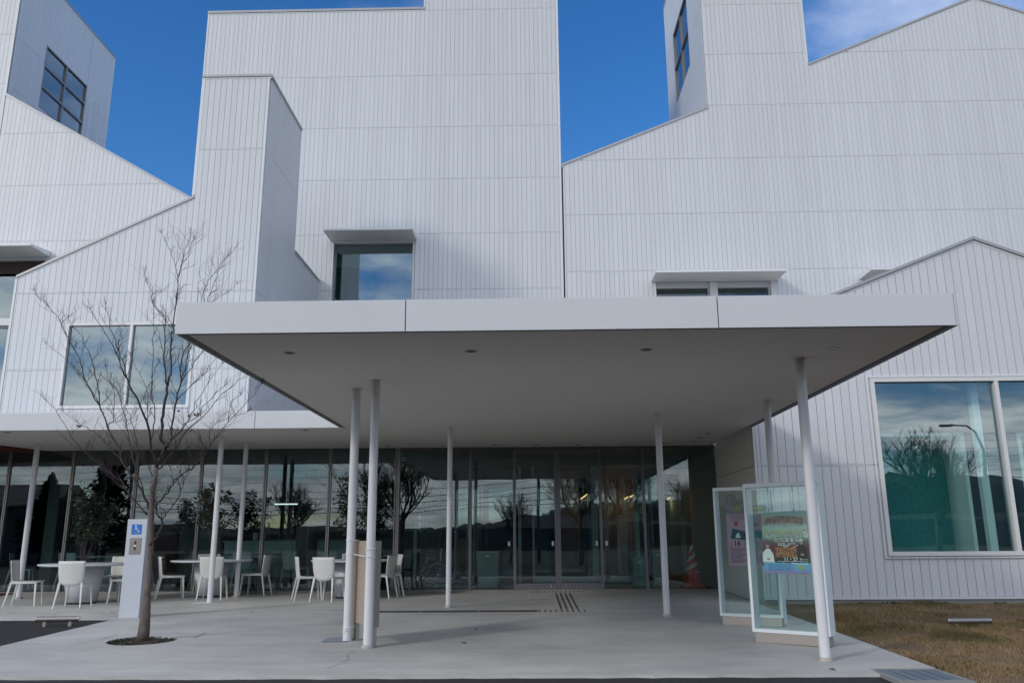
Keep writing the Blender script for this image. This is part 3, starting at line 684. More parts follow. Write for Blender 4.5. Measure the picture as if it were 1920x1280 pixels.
# gallery behind the big window: dark partition with white-lined openings and teal room behind
M['teal'] = mat('teal_fabric', (.10, .42, .38), .8, noise=((24, 24, 24), .6, 3))
M['tealceil'] = mat('gallery_white', (.88, .90, .89), .6)
tobox(GR, 4.5, 13.3, Y5+.36, 23, .5, 5.2, 'midwall')
gp = MB(); yq = 17.0
for a in ((4.6, 5.6, .5, 5.1), (5.6, 8.83, 3.51, 5.1), (8.83, 9.9, .5, 5.1), (9.9, 12.6, 3.51, 5.1), (12.6, 13.3, .5, 5.1)): gp.box(a[0], a[1], yq, yq+.1, a[2], a[3])
gp.build('gallery_partition', mat('partition_dark', (.05, .06, .075), .6), GR)
for a, b in ((5.6, 8.83), (9.9, 12.6)):
    m_ = MB(); m_.box(a, b, yq-.03, yq+.75, 3.44, 3.51); m_.box(a, a+.07, yq-.03, yq+.75, .5, 3.44); m_.box(b-.07, b, yq-.03, yq+.75, .5, 3.44); m_.build('opening_lining', M['tealceil'], GR)
    boxpart('teal_screen', M['teal'], GR, a+.07, b-.07, yq+.75, yq+.8, .5, 3.44)
boxpart('inner_column', M['tealceil'], GR, 8.62, 8.76, Y5+.42, Y5+.56, .5, 5.1)
boxpart('gallery_floor', M['intfloor'], GR, 4.5, 13.3, Y5+.36, 23, .5, .56)

# ------------------------------------------------------------------ canopy
CX0, CX1, CY0, CYL = -3.54, 4.195, 7.90, 15.15
CN = thing('entrance_canopy', 'wide thin white flat canopy over the entrance on slim round columns, low wing running left', 'canopy', (0.3, 11, CZ))
FT = 3.815
def soff(x0, x1, y0, y1): return boxpart('soffit', M['soffit'], CN, x0, x1, y0, y1, CZ, CZ+.03)
soff(CX0+.10, CX1-.10, CY0+.10, 18.9); soff(-24, CX0+.10-.003, CYL+.10, 18.9)
m_ = MB(); m_.box(CX0+.02, CX1-.02, CY0+.02, 18.95, FT-.05, FT-.005); m_.box(-24, CX0+.015, CYL+.02, 20.65, FT-.05, FT-.005); m_.build('canopy_roof', M['trim'], CN)
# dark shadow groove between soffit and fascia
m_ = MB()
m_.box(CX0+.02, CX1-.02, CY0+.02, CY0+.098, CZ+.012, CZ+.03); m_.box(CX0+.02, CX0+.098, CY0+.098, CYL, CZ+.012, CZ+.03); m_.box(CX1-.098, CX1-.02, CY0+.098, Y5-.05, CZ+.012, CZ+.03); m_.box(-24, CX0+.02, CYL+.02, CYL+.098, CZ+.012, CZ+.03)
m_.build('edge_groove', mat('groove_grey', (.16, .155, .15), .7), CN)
def fpanel(x0, x1, y0, y1): return boxpart('fascia_panel', M['fascia'], CN, x0, x1, y0, y1, CZ-.012, FT, bevel=.002)
j1, j2 = -1.232, 1.868
for a, b in ((CX0, j1-.005), (j1+.005, j2-.005), (j2+.005, CX1-.012)): fpanel(a, b, CY0, CY0+.02)
fpanel(CX1-.006, CX1+.012, CY0+.002, Y5-.06); fpanel(CX0, CX0+.018, CY0+.024, CYL-.004)
boxpart('fascia_joint', mat('joint_brown', (.07, .03, .03), .8), CN, j1-.02, j1+.02, CY0+.02, CY0+.03, CZ, FT-.01); boxpart('fascia_joint', bpy.data.materials['joint_brown'], CN, j2-.02, j2+.02, CY0+.02, CY0+.03, CZ, FT-.01)
boxpart('fascia_joint', bpy.data.materials['joint_brown'], CN, CX1-.02, CX1-.004, CY0+.01, CY0+.03, CZ, FT-.01)
for a, b in ((-5.125, CX0-.002), (-10.5, -5.135), (-16, -10.51), (-24, -16.01)): fpanel(a, b, CYL, CYL+.02)
for i, (x, y, r_) in enumerate(((-2.661, 8.856, .065), (-.647, 8.874, .065), (1.29, 8.889, .065), (3.356, 8.937, .065), (-.797, 18.464, .06), (.123, 18.491, .06), (1.055, 18.497, .06), (2.016, 18.571, .06),
                              (2.931, 18.317, .06), (3.55, 18.049, .06), (3.563, 17.354, .06), (3.556, 16.62, .06), (-4.293, 15.561, .06), (-9.986, 15.488, .06), (-2.0, 18.46, .06), (-3.2, 18.46, .06))):
    m_ = MB(); m_.lathe((x, y, CZ), [(r_*.72, .0), (r_*.72, -.004), (r_, -.006), (r_+.012, -.001)], 24); d_ = m_.build('downlight', M['steelbar'], CN, smooth=False)
    m_ = MB(); m_.lathe((x, y, CZ), [(.001, -.002), (r_*.71, -.002)], 20); m_.build('lens', mat('lens_grey', (.10, .10, .10), .2) if i == 0 else bpy.data.materials['lens_grey'], d_)
def column(x, y, ring=True, r_=.053):
    z0 = F(x, y); m_ = MB(); m_.lathe((x, y, 0), [(r_, z0), (r_, CZ-.001)], 32); c_ = m_.build('column', M['column'], CN, smooth=True)
    m_ = MB(); m_.lathe((x, y, CZ), [(r_+.012, -.006), (r_+.03, -.002)], 32); m_.build('head_plate', M['soffit'], c_)
    if ring:
        m_ = MB(); m_.lathe((x, y, z0), [(r_+.001, .0), (r_+.022, .0), (r_+.022, .035), (r_+.001, .038)], 32); m_.build('base_ring', M['colbase'], c_)
    return c_
column(3.14, 9.457, r_=.057); column(3.60, 12.497); column(2.14, 13.80); column(-1.492, 15.282, r_=.047); column(-2.005, 10.53, r_=.055)
column(-2.386, 11.137, False, r_=.057); column(-6.215, 16.453, False); column(-6.08, 17.525, r_=.05); column(-10.59, 17.494, r_=.057)

# ------------------------------------------------------------------ glazed lobby
YG = 18.97; ZF = .357
LB = thing('glazed_lobby', 'dark glazed entrance hall front with slim metal mullions and double doors under the canopy', 'glass front', (-3, YG, ZF))
MX = [-16.565, -15.07, -13.57, -12.074, -10.583, -9.088, -7.577, -6.086, -4.603, -3.076]
MX2 = [-1.378, -.379, .592, 1.565, 2.544, 4.235]
for x in MX: m_ = MB(); m_.box(x-.035, x-.006, YG-.03, YG+.06, F(x, YG), CZ); m_.box(x+.006, x+.035, YG-.03, YG+.06, F(x, YG), CZ); m_.build('mullion', M['frame'], LB)
boxpart('jamb_post', M['frame'], LB, -3.036, -2.99, YG-.04, YG+.08, F(-3, YG), CZ)
for x in MX2: boxpart('mullion', M['doorframe'], LB, x-.03, x+.03, YG-.03, YG+.07, F(x, YG), 3.44)
boxpart('header', mat('header_dark', (.10, .085, .08), .5), LB, -2.99, 4.262, YG-.045, YG+.08, 3.44, CZ-.002)
allx = MX+MX2
for a, b in zip(allx[:-1], allx[1:]):
    if a == -3.076: a = -3.013
    door = (a, b) in ((-.379, .592), (.592, 1.565))
    a_, b_ = a+.035, b-.035
    zb = F(a, YG)+.012
    if door:
        m_ = MB(); m_.box(a_, b_, YG-.02, YG+.03, zb, zb+.13); d_ = m_.build('door', M['doorframe'], LB)
        m_ = MB(); m_.box(a_, b_, YG-.015, YG+.025, 3.36, 3.438); s_ = (b_-.03, b_) if a < 0 else (a_, a_+.03); m_.box(s_[0], s_[1], YG-.02, YG+.03, zb+.13, 3.36); m_.build('door_stile', M['doorframe'], d_)
        boxpart('pane', M['glass'], d_, a_, b_, YG, YG+.012, zb+.13, 3.36)
        kx = b_-.13 if a < 0 else a_+.13; m_ = MB(); m_.tube([(kx, YG-.022, zb+.07), (kx, YG-.035, zb+.07)], .02, 12); m_.build('lock', M['chrome'], d_)
    else:
        boxpart('pane', M['glass'], LB, a_, b_, YG, YG+.012, zb+.01, (3.44 if a >= -3.02 else CZ-.01))
boxpart('sill', M['frame'], LB, -17, 4.262, YG-.02, YG+.05, .30, ZF+.008)
for x in (-.50, .48, 1.46, 1.68): boxpart('sensor_sticker', M['white'], LB, x-.03, x+.02, YG-.006, YG-.001, 1.30, 1.40)
# interior shell
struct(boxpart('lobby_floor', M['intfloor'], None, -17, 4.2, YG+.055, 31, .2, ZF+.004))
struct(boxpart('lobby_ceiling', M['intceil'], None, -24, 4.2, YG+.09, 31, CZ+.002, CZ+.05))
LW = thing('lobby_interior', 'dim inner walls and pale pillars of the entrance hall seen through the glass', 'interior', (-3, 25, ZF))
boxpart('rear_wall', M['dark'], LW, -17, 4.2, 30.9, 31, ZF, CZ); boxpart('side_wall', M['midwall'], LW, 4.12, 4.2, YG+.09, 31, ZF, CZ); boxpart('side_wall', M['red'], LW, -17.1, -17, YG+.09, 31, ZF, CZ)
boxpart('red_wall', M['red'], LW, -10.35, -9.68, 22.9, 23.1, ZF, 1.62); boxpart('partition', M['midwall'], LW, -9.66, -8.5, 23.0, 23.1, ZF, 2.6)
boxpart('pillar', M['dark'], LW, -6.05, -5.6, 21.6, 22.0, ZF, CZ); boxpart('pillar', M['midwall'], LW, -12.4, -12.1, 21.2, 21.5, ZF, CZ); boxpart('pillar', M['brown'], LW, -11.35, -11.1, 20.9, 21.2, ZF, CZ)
M['wood'] = mat('warm_wood', (.13, .045, .028), .5, noise=((.6, 6, 6), .2, 4))
for a_, b_ in ((.75, 1.45), (1.9, 3.2)): boxpart('wood_wall', M['wood'], LW, a_, b_, 25.4, 25.5, ZF, CZ)
boxpart('pillar', M['wood'], LW, 1.62, 1.78, 24.0, 24.16, ZF, CZ); boxpart('pillar', M['midwall'], LW, -1.9, -1.6, 24.2, 24.5, ZF, CZ)
boxpart('kitchen_wall', M['midwall'], LW, -8.5, -3.4, 26.4, 26.5, ZF, CZ)
boxpart('wall_opening', M['dark'], LW, -8.2, -4.0, 26.3, 26.39, 1.5, 2.5)
ct = thing('counter', 'white serving counter inside the hall behind the cafe tables', 'counter', (-6.8, 23.4, ZF))
boxpart('front', M['counter'], ct, -8.4, -4.9, 23.0, 23.06, ZF+.12, 1.40, bevel=.004); boxpart('top', M['counter'], ct, -8.45, -4.85, 22.95, 23.6, 1.40, 1.44, bevel=.004); boxpart('kick', M['dark'], ct, -8.35, -4.95, 23.08, 23.14, ZF, ZF+.12)
for k, x in enumerate((-7.62, -7.42)):
    m_ = MB(); m_.lathe((x, 23.2, 1.44), [(.06, 0), (.075, .2), (.07, .22), (.05, .03)], 16); tag(m_.build('white_canister', M['counter'], None, True), ('left', 'right')[k]+' of two white canisters on the counter', 'canister')
# pendant lamps
pt = thing('pendant_lamp', 'long thin white linear lamp hanging over the counter', 'lamp', (-6.5, 23, 2.4)); boxpart('tube', M['lampwhite'], pt, -7.08, -5.97, 22.985, 23.015, 2.40, 2.43)
m_ = MB(); m_.tube([(-6.9, 23, 2.43), (-6.9, 23, CZ)], .003, 4); m_.tube([(-6.15, 23, 2.43), (-6.15, 23, CZ)], .003, 4); m_.build('cable', M['wire'], pt)
for k, (p0, p1) in enumerate((((1089, 935), (1101, 926)), ((1171, 935), (1177, 931)), ((1181, 931), (1192, 926)), ((1252, 935), (1258, 932)))):
    a = atY(*p0, 24+k*.2); b = atY(*p1, 24.4+k*.2); t_ = thing('pendant_lamp', ('slanting warm lamp behind the right door leaf', 'shortest warm lamp, just right of the doors', 'longer warm lamp beside the shortest one', 'warm lamp behind the glass next to the cone')[k], 'lamp', a, 'warm lamps in the hall')
    m_ = MB(); m_.bar(a, b, .025, .02); m_.build('tube', M['lampwarm'], t_)
    ld = bpy.data.lights.new('lamp_glow', 'POINT'); ld.energy = 5; ld.color = (1, .62, .35); ld.shadow_soft_size = .2; lo = bpy.data.objects.new('lamp_glow', ld); COL.objects.link(lo); lo.location = (a+b)/2-Vector(a)+Vector((0, 0, -.15)); lo.parent = t_
    m_ = MB(); c_ = (a+b)/2; m_.tube([c_, (c_.x, c_.y, CZ)], .003, 4); m_.build('cable', M['wire'], t_)
# inner vestibule screen
vs = thing('inner_door_screen', 'second line of glazed sliding doors with pale frames behind the entrance', 'glass screen', (.6, 21.8, ZF))
for x, w_ in ((-3.0, .04), (-1.6, .04), (-.3, .04), (.05, .03), (1.60, .045), (1.68, .03), (2.72, .05), (3.9, .05)): boxpart('frame_post', M['counter'], vs, x-w_, x+w_, 21.76, 21.84, ZF, CZ-.2)
boxpart('head_rail', M['midwall'], vs, -3, 4.1, 21.75, 21.85, CZ-.2, CZ)
for a, b in ((.08, 1.555), (1.71, 2.67)): boxpart('bottom_rail', M['counter'], vs, a, b, 21.77, 21.83, ZF+.01, ZF+.15)
for a, b in ((-2.96, -1.64), (-1.56, -.34), (.08, 1.555), (1.71, 2.67), (2.77, 3.85)): boxpart('pane', M['glass'], vs, a, b, 21.79, 21.80, ZF+.16, CZ-.21)
# columns of light curtains
for k, x in enumerate((-2.75, -2.55, -2.3)):
    pass
cu = MB()
for k in range(14): x = -2.75+k*.055; cu.tube([(x, 21.2+.02*math.sin(k*2), ZF+.25), (x, 21.2+.02*math.sin(k*2), CZ-.05)], .026, 6)
tag(cu.build('curtain', M['midwall'], None, True), 'pale gathered curtain hanging inside the left entrance pane', 'curtain')
# green notice on the glass
gs = thing('green_sign', 'small green notice with blue foot stuck high on the glass left of the entrance', 'sign', (-2.93, YG-.02, 3.2))
boxpart('plate', M['green'], gs, -3.0+.005, -2.86, YG-.012, YG-.006, 3.20, 3.41); boxpart('foot_band', M['blue'], gs, -2.99, -2.865, YG-.015, YG-.0125, 3.205, 3.24)
m_ = MB(); m_.box(-2.98, -2.875, YG-.015, YG-.0125, 3.275, 3.285); m_.box(-2.955, -2.93, YG-.015, YG-.0125, 3.36, 3.38)
for k in range(4): m_.box(-2.98+k*.028, -2.965+k*.028, YG-.0175, YG-.0155, 3.215, 3.230)
m_.build('print', M['white'], gs)
# traffic cone with striped sleeve
tcn = thing('traffic_cone', 'tall red traffic cone with white slanting stripes behind the glass at right', 'traffic cone', (3.70, 19.75, ZF))
boxpart('base', M['cone'], tcn, 3.47, 3.93, 19.52, 19.98, ZF+.005, ZF+.05, bevel=.01)
def stripe_cone(c, r0, r1, h, z0, n=40, rings=24):
    mb = MB(); 
    for i in range(rings):
        for j in range(n):
            a0, a1 = 2*math.pi*j/n, 2*math.pi*(j+1)/n; ra, rb = r0+(r1-r0)*i/rings, r0+(r1-r0)*(i+1)/rings; za, zb = z0+h*i/rings, z0+h*(i+1)/rings
            mb.cur = 1 if (((i/rings*3.1)-j/n*2.0) % 1.0) < .42 else 0
            mb.quad((c[0]+ra*math.cos(a0), c[1]+ra*math.sin(a0), za), (c[0]+ra*math.cos(a1), c[1]+ra*math.sin(a1), za), (c[0]+rb*math.cos(a1), c[1]+rb*math.sin(a1), zb), (c[0]+rb*math.cos(a0), c[1]+rb*math.sin(a0), zb))
    return mb
stripe_cone((3.70, 19.75), .155, .035, .62, ZF+.33).build('striped_sleeve', [M['cone'], M['white']], tcn, True)
m_ = MB(); m_.lathe((3.70, 19.75, ZF), [(.21, .05), (.165, .33)], 32); m_.lathe((3.70, 19.75, ZF), [(.034, .95), (.02, .99), (.001, 1.0)], 16); m_.build('cone_body', M['cone'], tcn, True)
for k, (x, y, wd_, h_) in enumerate(((2.55, 20.4, .32, .62), (3.0, 20.5, .28, .78), (-1.05, 20.3, .55, .78))):
    t_ = thing(('bin', 'bin', 'stand')[k], ('greenish waste bin behind the glass right of the doors', 'narrow pale bin between the doors and the cone', 'pale low cabinet behind the glass left of the doors')[k], ('bin', 'bin', 'cabinet')[k], (x, y, ZF))
    m_ = MB(); m_.hexa([(x-wd_*.44, y-.14, ZF), (x+wd_*.44, y-.14, ZF), (x+wd_*.44, y+.14, ZF), (x-wd_*.44, y+.14, ZF), (x-wd_*.5, y-.16, ZF+h_), (x+wd_*.5, y-.16, ZF+h_), (x+wd_*.5, y+.16, ZF+h_), (x-wd_*.5, y+.16, ZF+h_)]); m_.build('body', M['bin'], t_, bevel=.01)
    boxpart('lid', M['counter'] if k else M['bin'], t_, x-wd_*.52, x+wd_*.52, y-.17, y+.17, ZF+h_+.002, ZF+h_+.035, bevel=.008); boxpart('label', M['white'], t_, x-.04, x+.04, y-.168, y-.162, ZF+h_-.1, ZF+h_-.05)
# wheelchair
wc = thing('wheelchair', 'folding wheelchair parked behind the glass left of the entrance', 'wheelchair', (-2.35, 19.85, ZF))
wx, wy = -2.17, 19.72; wr = .30
def ring(m_, c, r_, t_, n=40, k=8):
    m_.tube([(c[0]+r_*math.cos(2*math.pi*i/n), c[1], c[2]+r_*math.sin(2*math.pi*i/n)) for i in range(n+1)], t_, k, cap=False)
for dy in (0, .5):
    m_ = MB(); ring(m_, (wx, wy+dy, ZF+wr), wr-.012, .012); w_ = m_.build('rear_wheel', M['black'], wc, True)
    m_ = MB(); ring(m_, (wx, wy+dy-.04, ZF+wr), wr-.035, .008); m_.build('hand_rim', M['chrome'], w_, True)
    m_ = MB()
    for i in range(14): a = 2*math.pi*i/14; m_.tube([(wx, wy+dy, ZF+wr), (wx+(wr-.02)*math.cos(a), wy+dy, ZF+wr+(wr-.02)*math.sin(a))], .0018, 4)
    m_.tube([(wx, wy+dy-.03, ZF+wr), (wx, wy+dy+.03, ZF+wr)], .02, 10); m_.build('spokes', M['chrome'], w_)
    m_ = MB(); ring(m_, (wx-.48, wy+dy+.02, ZF+.07), .06, .012, 20, 6); m_.build('front_wheel', M['black'], wc, True)
    m_ = MB(); Z = ZF
    for pts in (((.12, .90), (.06, .88), (.04, .45), (.04, .22)), ((.04, .68), (-.26, .68), (-.32, .60), (-.32, .47)), ((.04, .46), (-.36, .46), (-.52, .18), (-.58, .10)), ((.04, .22), (-.40, .22)), ((-.32, .46), (-.34, .2), (-.46, .13))):
        m_.tube([(wx+a, wy+dy+.05*(1 if dy == 0 else -1), Z+b) for a, b in pts], .011, 8)
    m_.build('side_frame', M['chrome'], wc, True)
    boxpart('armrest', M['black'], wc, wx-.26, wx+.02, wy+dy-.0+(.03 if dy == 0 else -.07), wy+dy+(.07 if dy == 0 else -.03), ZF+.69, ZF+.72); boxpart('footplate', M['black'], wc, wx-.68, wx-.54, wy+dy+(.06 if dy == 0 else -.18), wy+dy+(.18 if dy == 0 else -.06), ZF+.09, ZF+.105)
boxpart('seat', M['black'], wc, wx-.36, wx+.03, wy+.06, wy+.44, ZF+.455, ZF+.49, bevel=.01); boxpart('backrest', M['black'], wc, wx+.03, wx+.055, wy+.06, wy+.44, ZF+.5, ZF+.88, bevel=.008)
# red passage at far left
struct(sheet('red_floor', -24, -11.40, 17.95, 18.94, .004, M['red']))
m_ = MB(); m_.v = [(-24, 14.0, CZ-.006), (-11.70, 16.9, CZ-.006), (-11.20, 18.93, CZ-.006), (-24, 18.93, CZ-.006), (-24, 14.0, CZ-.03), (-11.70, 16.9, CZ-.03), (-11.20, 18.93, CZ-.03), (-24, 18.93, CZ-.03)]
m_.f = [(0, 1, 2, 3), (7, 6, 5, 4), (0, 4, 5, 1), (1, 5, 6, 2), (2, 6, 7, 3), (3, 7, 4, 0)]; m_.m = [0]*6
m_.build('red_soffit', M['red'], CN)

# ------------------------------------------------------------------ posts, sign board, display cases
cp = thing('call_post', 'white intercom post with a blue wheelchair sign beside the bare tree', 'call post', (-6.54, 13.93, F(-6.5, 13.9)))
zc_ = F(-6.5, 13.93)
boxpart('body', M['postpaint'], cp, -6.715, -6.385, 13.87, 14.02, zc_, 1.822, bevel=.004)
boxpart('blue_plate', M['blue'], cp, -6.637, -6.467, 13.866, 13.869, 1.578, 1.738)
boxpart('intercom_plate', M['steelbar'], cp, -6.645, -6.455, 13.860, 13.869, 1.262, 1.520, bevel=.003)
m_ = MB(); m_.box(-6.565, -6.535, 13.857, 13.8605, 1.32, 1.47); m_.build('intercom_slot', M['black'], cp)
m_ = MB(); m_.lathe((0, 0, 0), [(.0, 0), (.017, 0)], 16); m_.v = [(-6.55+a, 13.8545, 1.395+b) for a, b, c in m_.v]; m_.build('call_button', M['white'], cp)
m_ = MB(); yy = 13.8635
def flat_line(m_, pts, wd, y):
    for (a, za), (b, zb) in zip(pts[:-1], pts[1:]):
        d = Vector((b-a, zb-za)); d.normalize(); q = Vector((-d.y, d.x))*wd/2; e = d*wd*.35
        m_.quad((a-q.x-e.x, y, za-q.y-e.y), (b-q.x+e.x, y, zb-q.y+e.y), (b+q.x+e.x, y, zb+q.y+e.y), (a+q.x-e.x, y, za+q.y-e.y))
ux, uz = -6.554, 1.660; k = .00150
def sp(x, z): return (ux+x*k, uz+z*k)
flat_line(m_, [sp(-9, 25), sp(-6, -4), sp(17, -5), sp(29, -32), sp(38, -29)], .0105, yy); flat_line(m_, [sp(-7, 12), sp(13, 12)], .008, yy)
flat_line(m_, [sp(-5+25*math.cos(a), -17+25*math.sin(a)) for a in np.linspace(R(118), R(335), 18)], .0080, yy)
n_ = len(m_.v); m_.v += [(sp(-9+8*math.cos(a), 36+8*math.sin(a))[0], yy, sp(0, 36+8*math.sin(a))[1]) for a in np.linspace(0, 2*math.pi, 16, endpoint=False)]; m_.f.append(tuple(range(n_, n_+16))); m_.m.append(0)
m_.build('wheelchair_symbol', M['white'], cp)

sb = thing('sign_board', 'plain beige free-standing board tied between the two left front columns', 'sign board', (-2.15, 10.9, F(-2.1, 10.9)))
A = Vector((-2.34, 11.30, 0)); B = Vector((-1.90, 10.58, 0)); dv = (B-A).normalized(); nv = Vector((-dv.y, dv.x, 0))
def oprism(name, m, parent, s0, s1, d0, d1, z0, z1, A=A, dv=dv, nv=nv, bevel=0):
    mb = MB(); P = [A+dv*s0+nv*d0, A+dv*s1+nv*d0, A+dv*s1+nv*d1, A+dv*s0+nv*d1]
    mb.hexa([(p.x, p.y, z0) for p in P]+[(p.x, p.y, z1) for p in P]); return mb.build(name, m, parent, bevel=bevel)
oprism('panel', M['beige'], sb, 0, .80, -.03, .03, .43, 1.46, bevel=.004); 
oprism('leg', M['steel'], sb, .03, .09, -.025, .025, F(-2.3, 11.3), .43); oprism('leg', M['steel'], sb, .13, .16, -.02, .02, F(-2.3, 11.3), .43); oprism('leg', M['steel'], sb, .70, .76, -.025, .025, F(-1.9, 10.7), .43)
oprism('edge_strip', M['frame'], sb, .80, .815, -.032, .032, .43, 1.46)
m_ = MB()
def loop(cx, cy, z, r_, tilt=0): m_.tube([(cx+r_*math.cos(a), cy+r_*math.sin(a), z+tilt*math.cos(a)) for a in np.linspace(0, 2*math.pi, 20)], .006, 5)
for z, cxx, cyy, t_ in ((1.47, -2.386, 11.137, 0), (1.29, -2.386, 11.137, 0), (1.36, -2.005, 10.53, .01), (1.27, -2.005, 10.53, 0), (.375, -2.386, 11.137, .015), (.355, -2.386, 11.137, .03), (.34, -2.386, 11.137, .02)): loop(cxx, cyy, z, .063, t_)
m_.tube([(-2.33, 11.08, 1.29), (-2.06, 10.48, 1.275)], .006, 5); m_.tube([(-2.34, 11.08, 1.47), (-2.28, 11.15, 1.465)], .006, 5)
m_.tube([(-2.33, 11.1, .375), (-2.28, 11.2, .39)], .006, 5)
m_.build('cord', M['cord'], sb)

def case(fl, fr, top, lab, n_post):
    A = Vector((*fl, 0)); B = Vector((*fr, 0)); Lh = (B-A).length; dv = (B-A).normalized(); nv = Vector((-dv.y, dv.x, 0)); zf = F(*fl)
    t_ = thing('display_case', lab, 'display case', (A.x, A.y, zf)); D = .20
    q = dict(A=A, dv=dv, nv=nv)
    oprism('plinth', M['steel'], t_, .03, Lh-.03, .015, D-.015, zf, zf+.115, **q)
    mt = mat('case_frame_white', (.70, .74, .76), .35) if 'case_frame_white' not in bpy.data.materials else bpy.data.materials['case_frame_white']
    oprism('bottom_rail', mt, t_, 0, Lh, 0, D, zf+.117, zf+.16, bevel=.003, **q); oprism('top_rail', mt, t_, 0, Lh, 0, D, top-.05, top, bevel=.003, **q)
    for s0 in (0, Lh-.035): oprism('side_frame', mt, t_, s0, s0+.035, .001, D-.001, zf+.16, top-.05, **q)
    for d0 in (.01, D-.022): oprism('glass_sheet', M['glass_case'], t_, .035, Lh-.035, d0, d0+.008, zf+.16, top-.05, **q)
    for s0 in (.30, .62):
        mb = MB(); a_ = A+dv*s0+nv*.07; mb.tube([(a_.x, a_.y, top-.05), (a_.x, a_.y, n_post)], .003, 5); mb.box(a_.x-.006, a_.x+.006, a_.y-.006, a_.y+.006, top-.12, top-.05); mb.box(a_.x-.01, a_.x+.01, a_.y-.005, a_.y+.005, n_post-.01, n_post+.025); mb.build('hanging_wire', M['frame'], t_)
    return t_, q
c1, q1 = case((2.745, 10.90), (3.515, 10.33), 2.150, 'nearer tall glass display case with white frame holding the concert poster', 1.80)
c2, q2 = case((2.735, 12.66), (3.53, 12.24), 2.200, 'farther glass display case with white frame holding the pink poster', 1.90)

# --- posters: printed sheets hanging in the cases
FONTC = {}
def text(s, size, parent, A, dv, nv, s0, d, z, m, bold=0.0, align='LEFT', sy=1):
    cu = bpy.data.curves.new('lettering', 'FONT'); cu.body = s; cu.size = size; cu.align_x = align; cu.offset = bold; cu.resolution_u = 2
    ob = bpy.data.objects.new('lettering', cu); COL.objects.link(ob)
    bpy.context.view_layer.update(); dg_ = bpy.context.evaluated_depsgraph_get()
    me = bpy.data.meshes.new_from_object(ob.evaluated_get(dg_)); bpy.data.objects.remove(ob); me.name = 'lettering'
    off = WL[parent]
    for v in me.vertices:
        p = A+dv*(s0+v.co.x)+nv*d; v.co = Vector((p.x, p.y, z+v.co.y*sy))-off
    me.materials.clear(); me.materials.append(m); o = bpy.data.objects.new('lettering', me); COL.objects.link(o); o.parent = parent; WL[o] = off; return o
def pquad(mb, q, s0, s1, z0, z1, d):
    A, dv, nv = q['A'], q['dv'], q['nv']; a = A+dv*s0+nv*d; b = A+dv*s1+nv*d
    mb.quad((a.x, a.y, z0), (b.x, b.y, z0), (b.x, b.y, z1), (a.x, a.y, z1))
def ppoly(mb, q, pts, d):
    A, dv, nv = q['A'], q['dv'], q['nv']; mb.quad(*[((A+dv*s+nv*d).x, (A+dv*s+nv*d).y, z) for s, z in pts])
def poster_mat(name, stops, nscale=9, namt=.1):
    m = bpy.data.materials.new(name); m.use_nodes = True; nt = m.node_tree; b = nt.nodes['Principled BSDF']; t = nt.nodes.new('ShaderNodeTexCoord')
    s_ = nt.nodes.new('ShaderNodeSeparateXYZ'); L(nt, t.outputs['Generated'], s_.inputs[0]); n = N(nt, 'ShaderNodeTexNoise', Scale=nscale, Detail=4.0); L(nt, t.outputs['Generated'], n.inputs['Vector'])
    v = MATH(nt, 'MULTIPLY_ADD', MATH(nt, 'SUBTRACT', n.outputs[0], .5), namt, s_.outputs[2]); r = nt.nodes.new('ShaderNodeValToRGB'); L(nt, v, r.inputs[0]); e = r.color_ramp.elements
    e[0].position, e[0].color = stops[0][0], (*stops[0][1], 1); e[1].position, e[1].color = stops[-1][0], (*stops[-1][1], 1)
    for p, c in stops[1:-1]: x = e.new(p); x.color = (*c, 1)
    L(nt, r.outputs[0], b.inputs['Base Color']); b.inputs['Roughness'].default_value = .4; return m
def pm(n_, c): return mat(n_, c, .5)
po = thing('poster', 'concert poster with an orchestra photo, white title lettering and a blue foot', 'poster', (3.0, 10.75, 1.04))
d0 = .07; s0, s1, z0, z1 = .19, .79-.02, 1.035, 1.795
mb = MB(); A_, dv_, nv_ = q1['A'], q1['dv'], q1['nv']
P = [A_+dv_*s0+nv_*d0, A_+dv_*s1+nv_*d0, A_+dv_*s1+nv_*(d0+.002), A_+dv_*s0+nv_*(d0+.002)]; mb.hexa([(p.x, p.y, z0) for p in P]+[(p.x, p.y, z1) for p in P])
mb.build('sheet', poster_mat('poster_print', [(0, (.35, .18, .30)), (.05, (.16, .30, .58)), (.10, (.14, .38, .62)), (.17, (.16, .42, .62)), (.18, (.10, .03, .03)), (.45, (.11, .03, .03)), (.52, (.16, .14, .13)), (.56, (.26, .42, .30)), (.66, (.48, .52, .30)), (.74, (.42, .58, .56)), (.80, (.40, .34, .30)), (.88, (.46, .36, .30)), (.95, (.30, .42, .42)), (1, (.26, .40, .36))]), po)
W_, H_ = s1-s0, z1-z0
def U(u, v): return (s0+u*W_, z0+v*H_)
# crowd of players: rows of little tiles
def crowd(u0, u1, v0, v1, nx_, ny_, mats, dd, arch=0):
    mb = MB()
    for j in range(ny_):
        for i in range(nx_):
            u = u0+(u1-u0)*(i+random.uniform(.2, .8))/nx_; v = v0+(v1-v0)*(j+.5)/ny_+arch*(1-(2*(u-u0)/(u1-u0)-1)**2); a, b = U(u, v); mb.cur = random.randrange(len(mats))
            ppoly(mb, q1, [(a-.0055, b-.007), (a+.0055, b-.007), (a+.004, b+.008), (a-.004, b+.008)], dd)
    stuff(mb.build('printed_players', mats, po))
cm = [pm('print_grey', (.12, .11, .13)), pm('print_skin', (.42, .28, .2)), pm('print_ochre', (.34, .20, .09)), pm('print_violet', (.14, .12, .2))]
cm2 = [pm('print_orange', (.55, .15, .04)), pm('print_flame', (.5, .24, .07)), pm('print_wine', (.10, .02, .02)), cm[2]]
crowd(.08, .92, .775, .88, 34, 6, cm, d0-.0008, .045); crowd(.27, .78, .25, .42, 26, 8, cm2, d0-.0008)
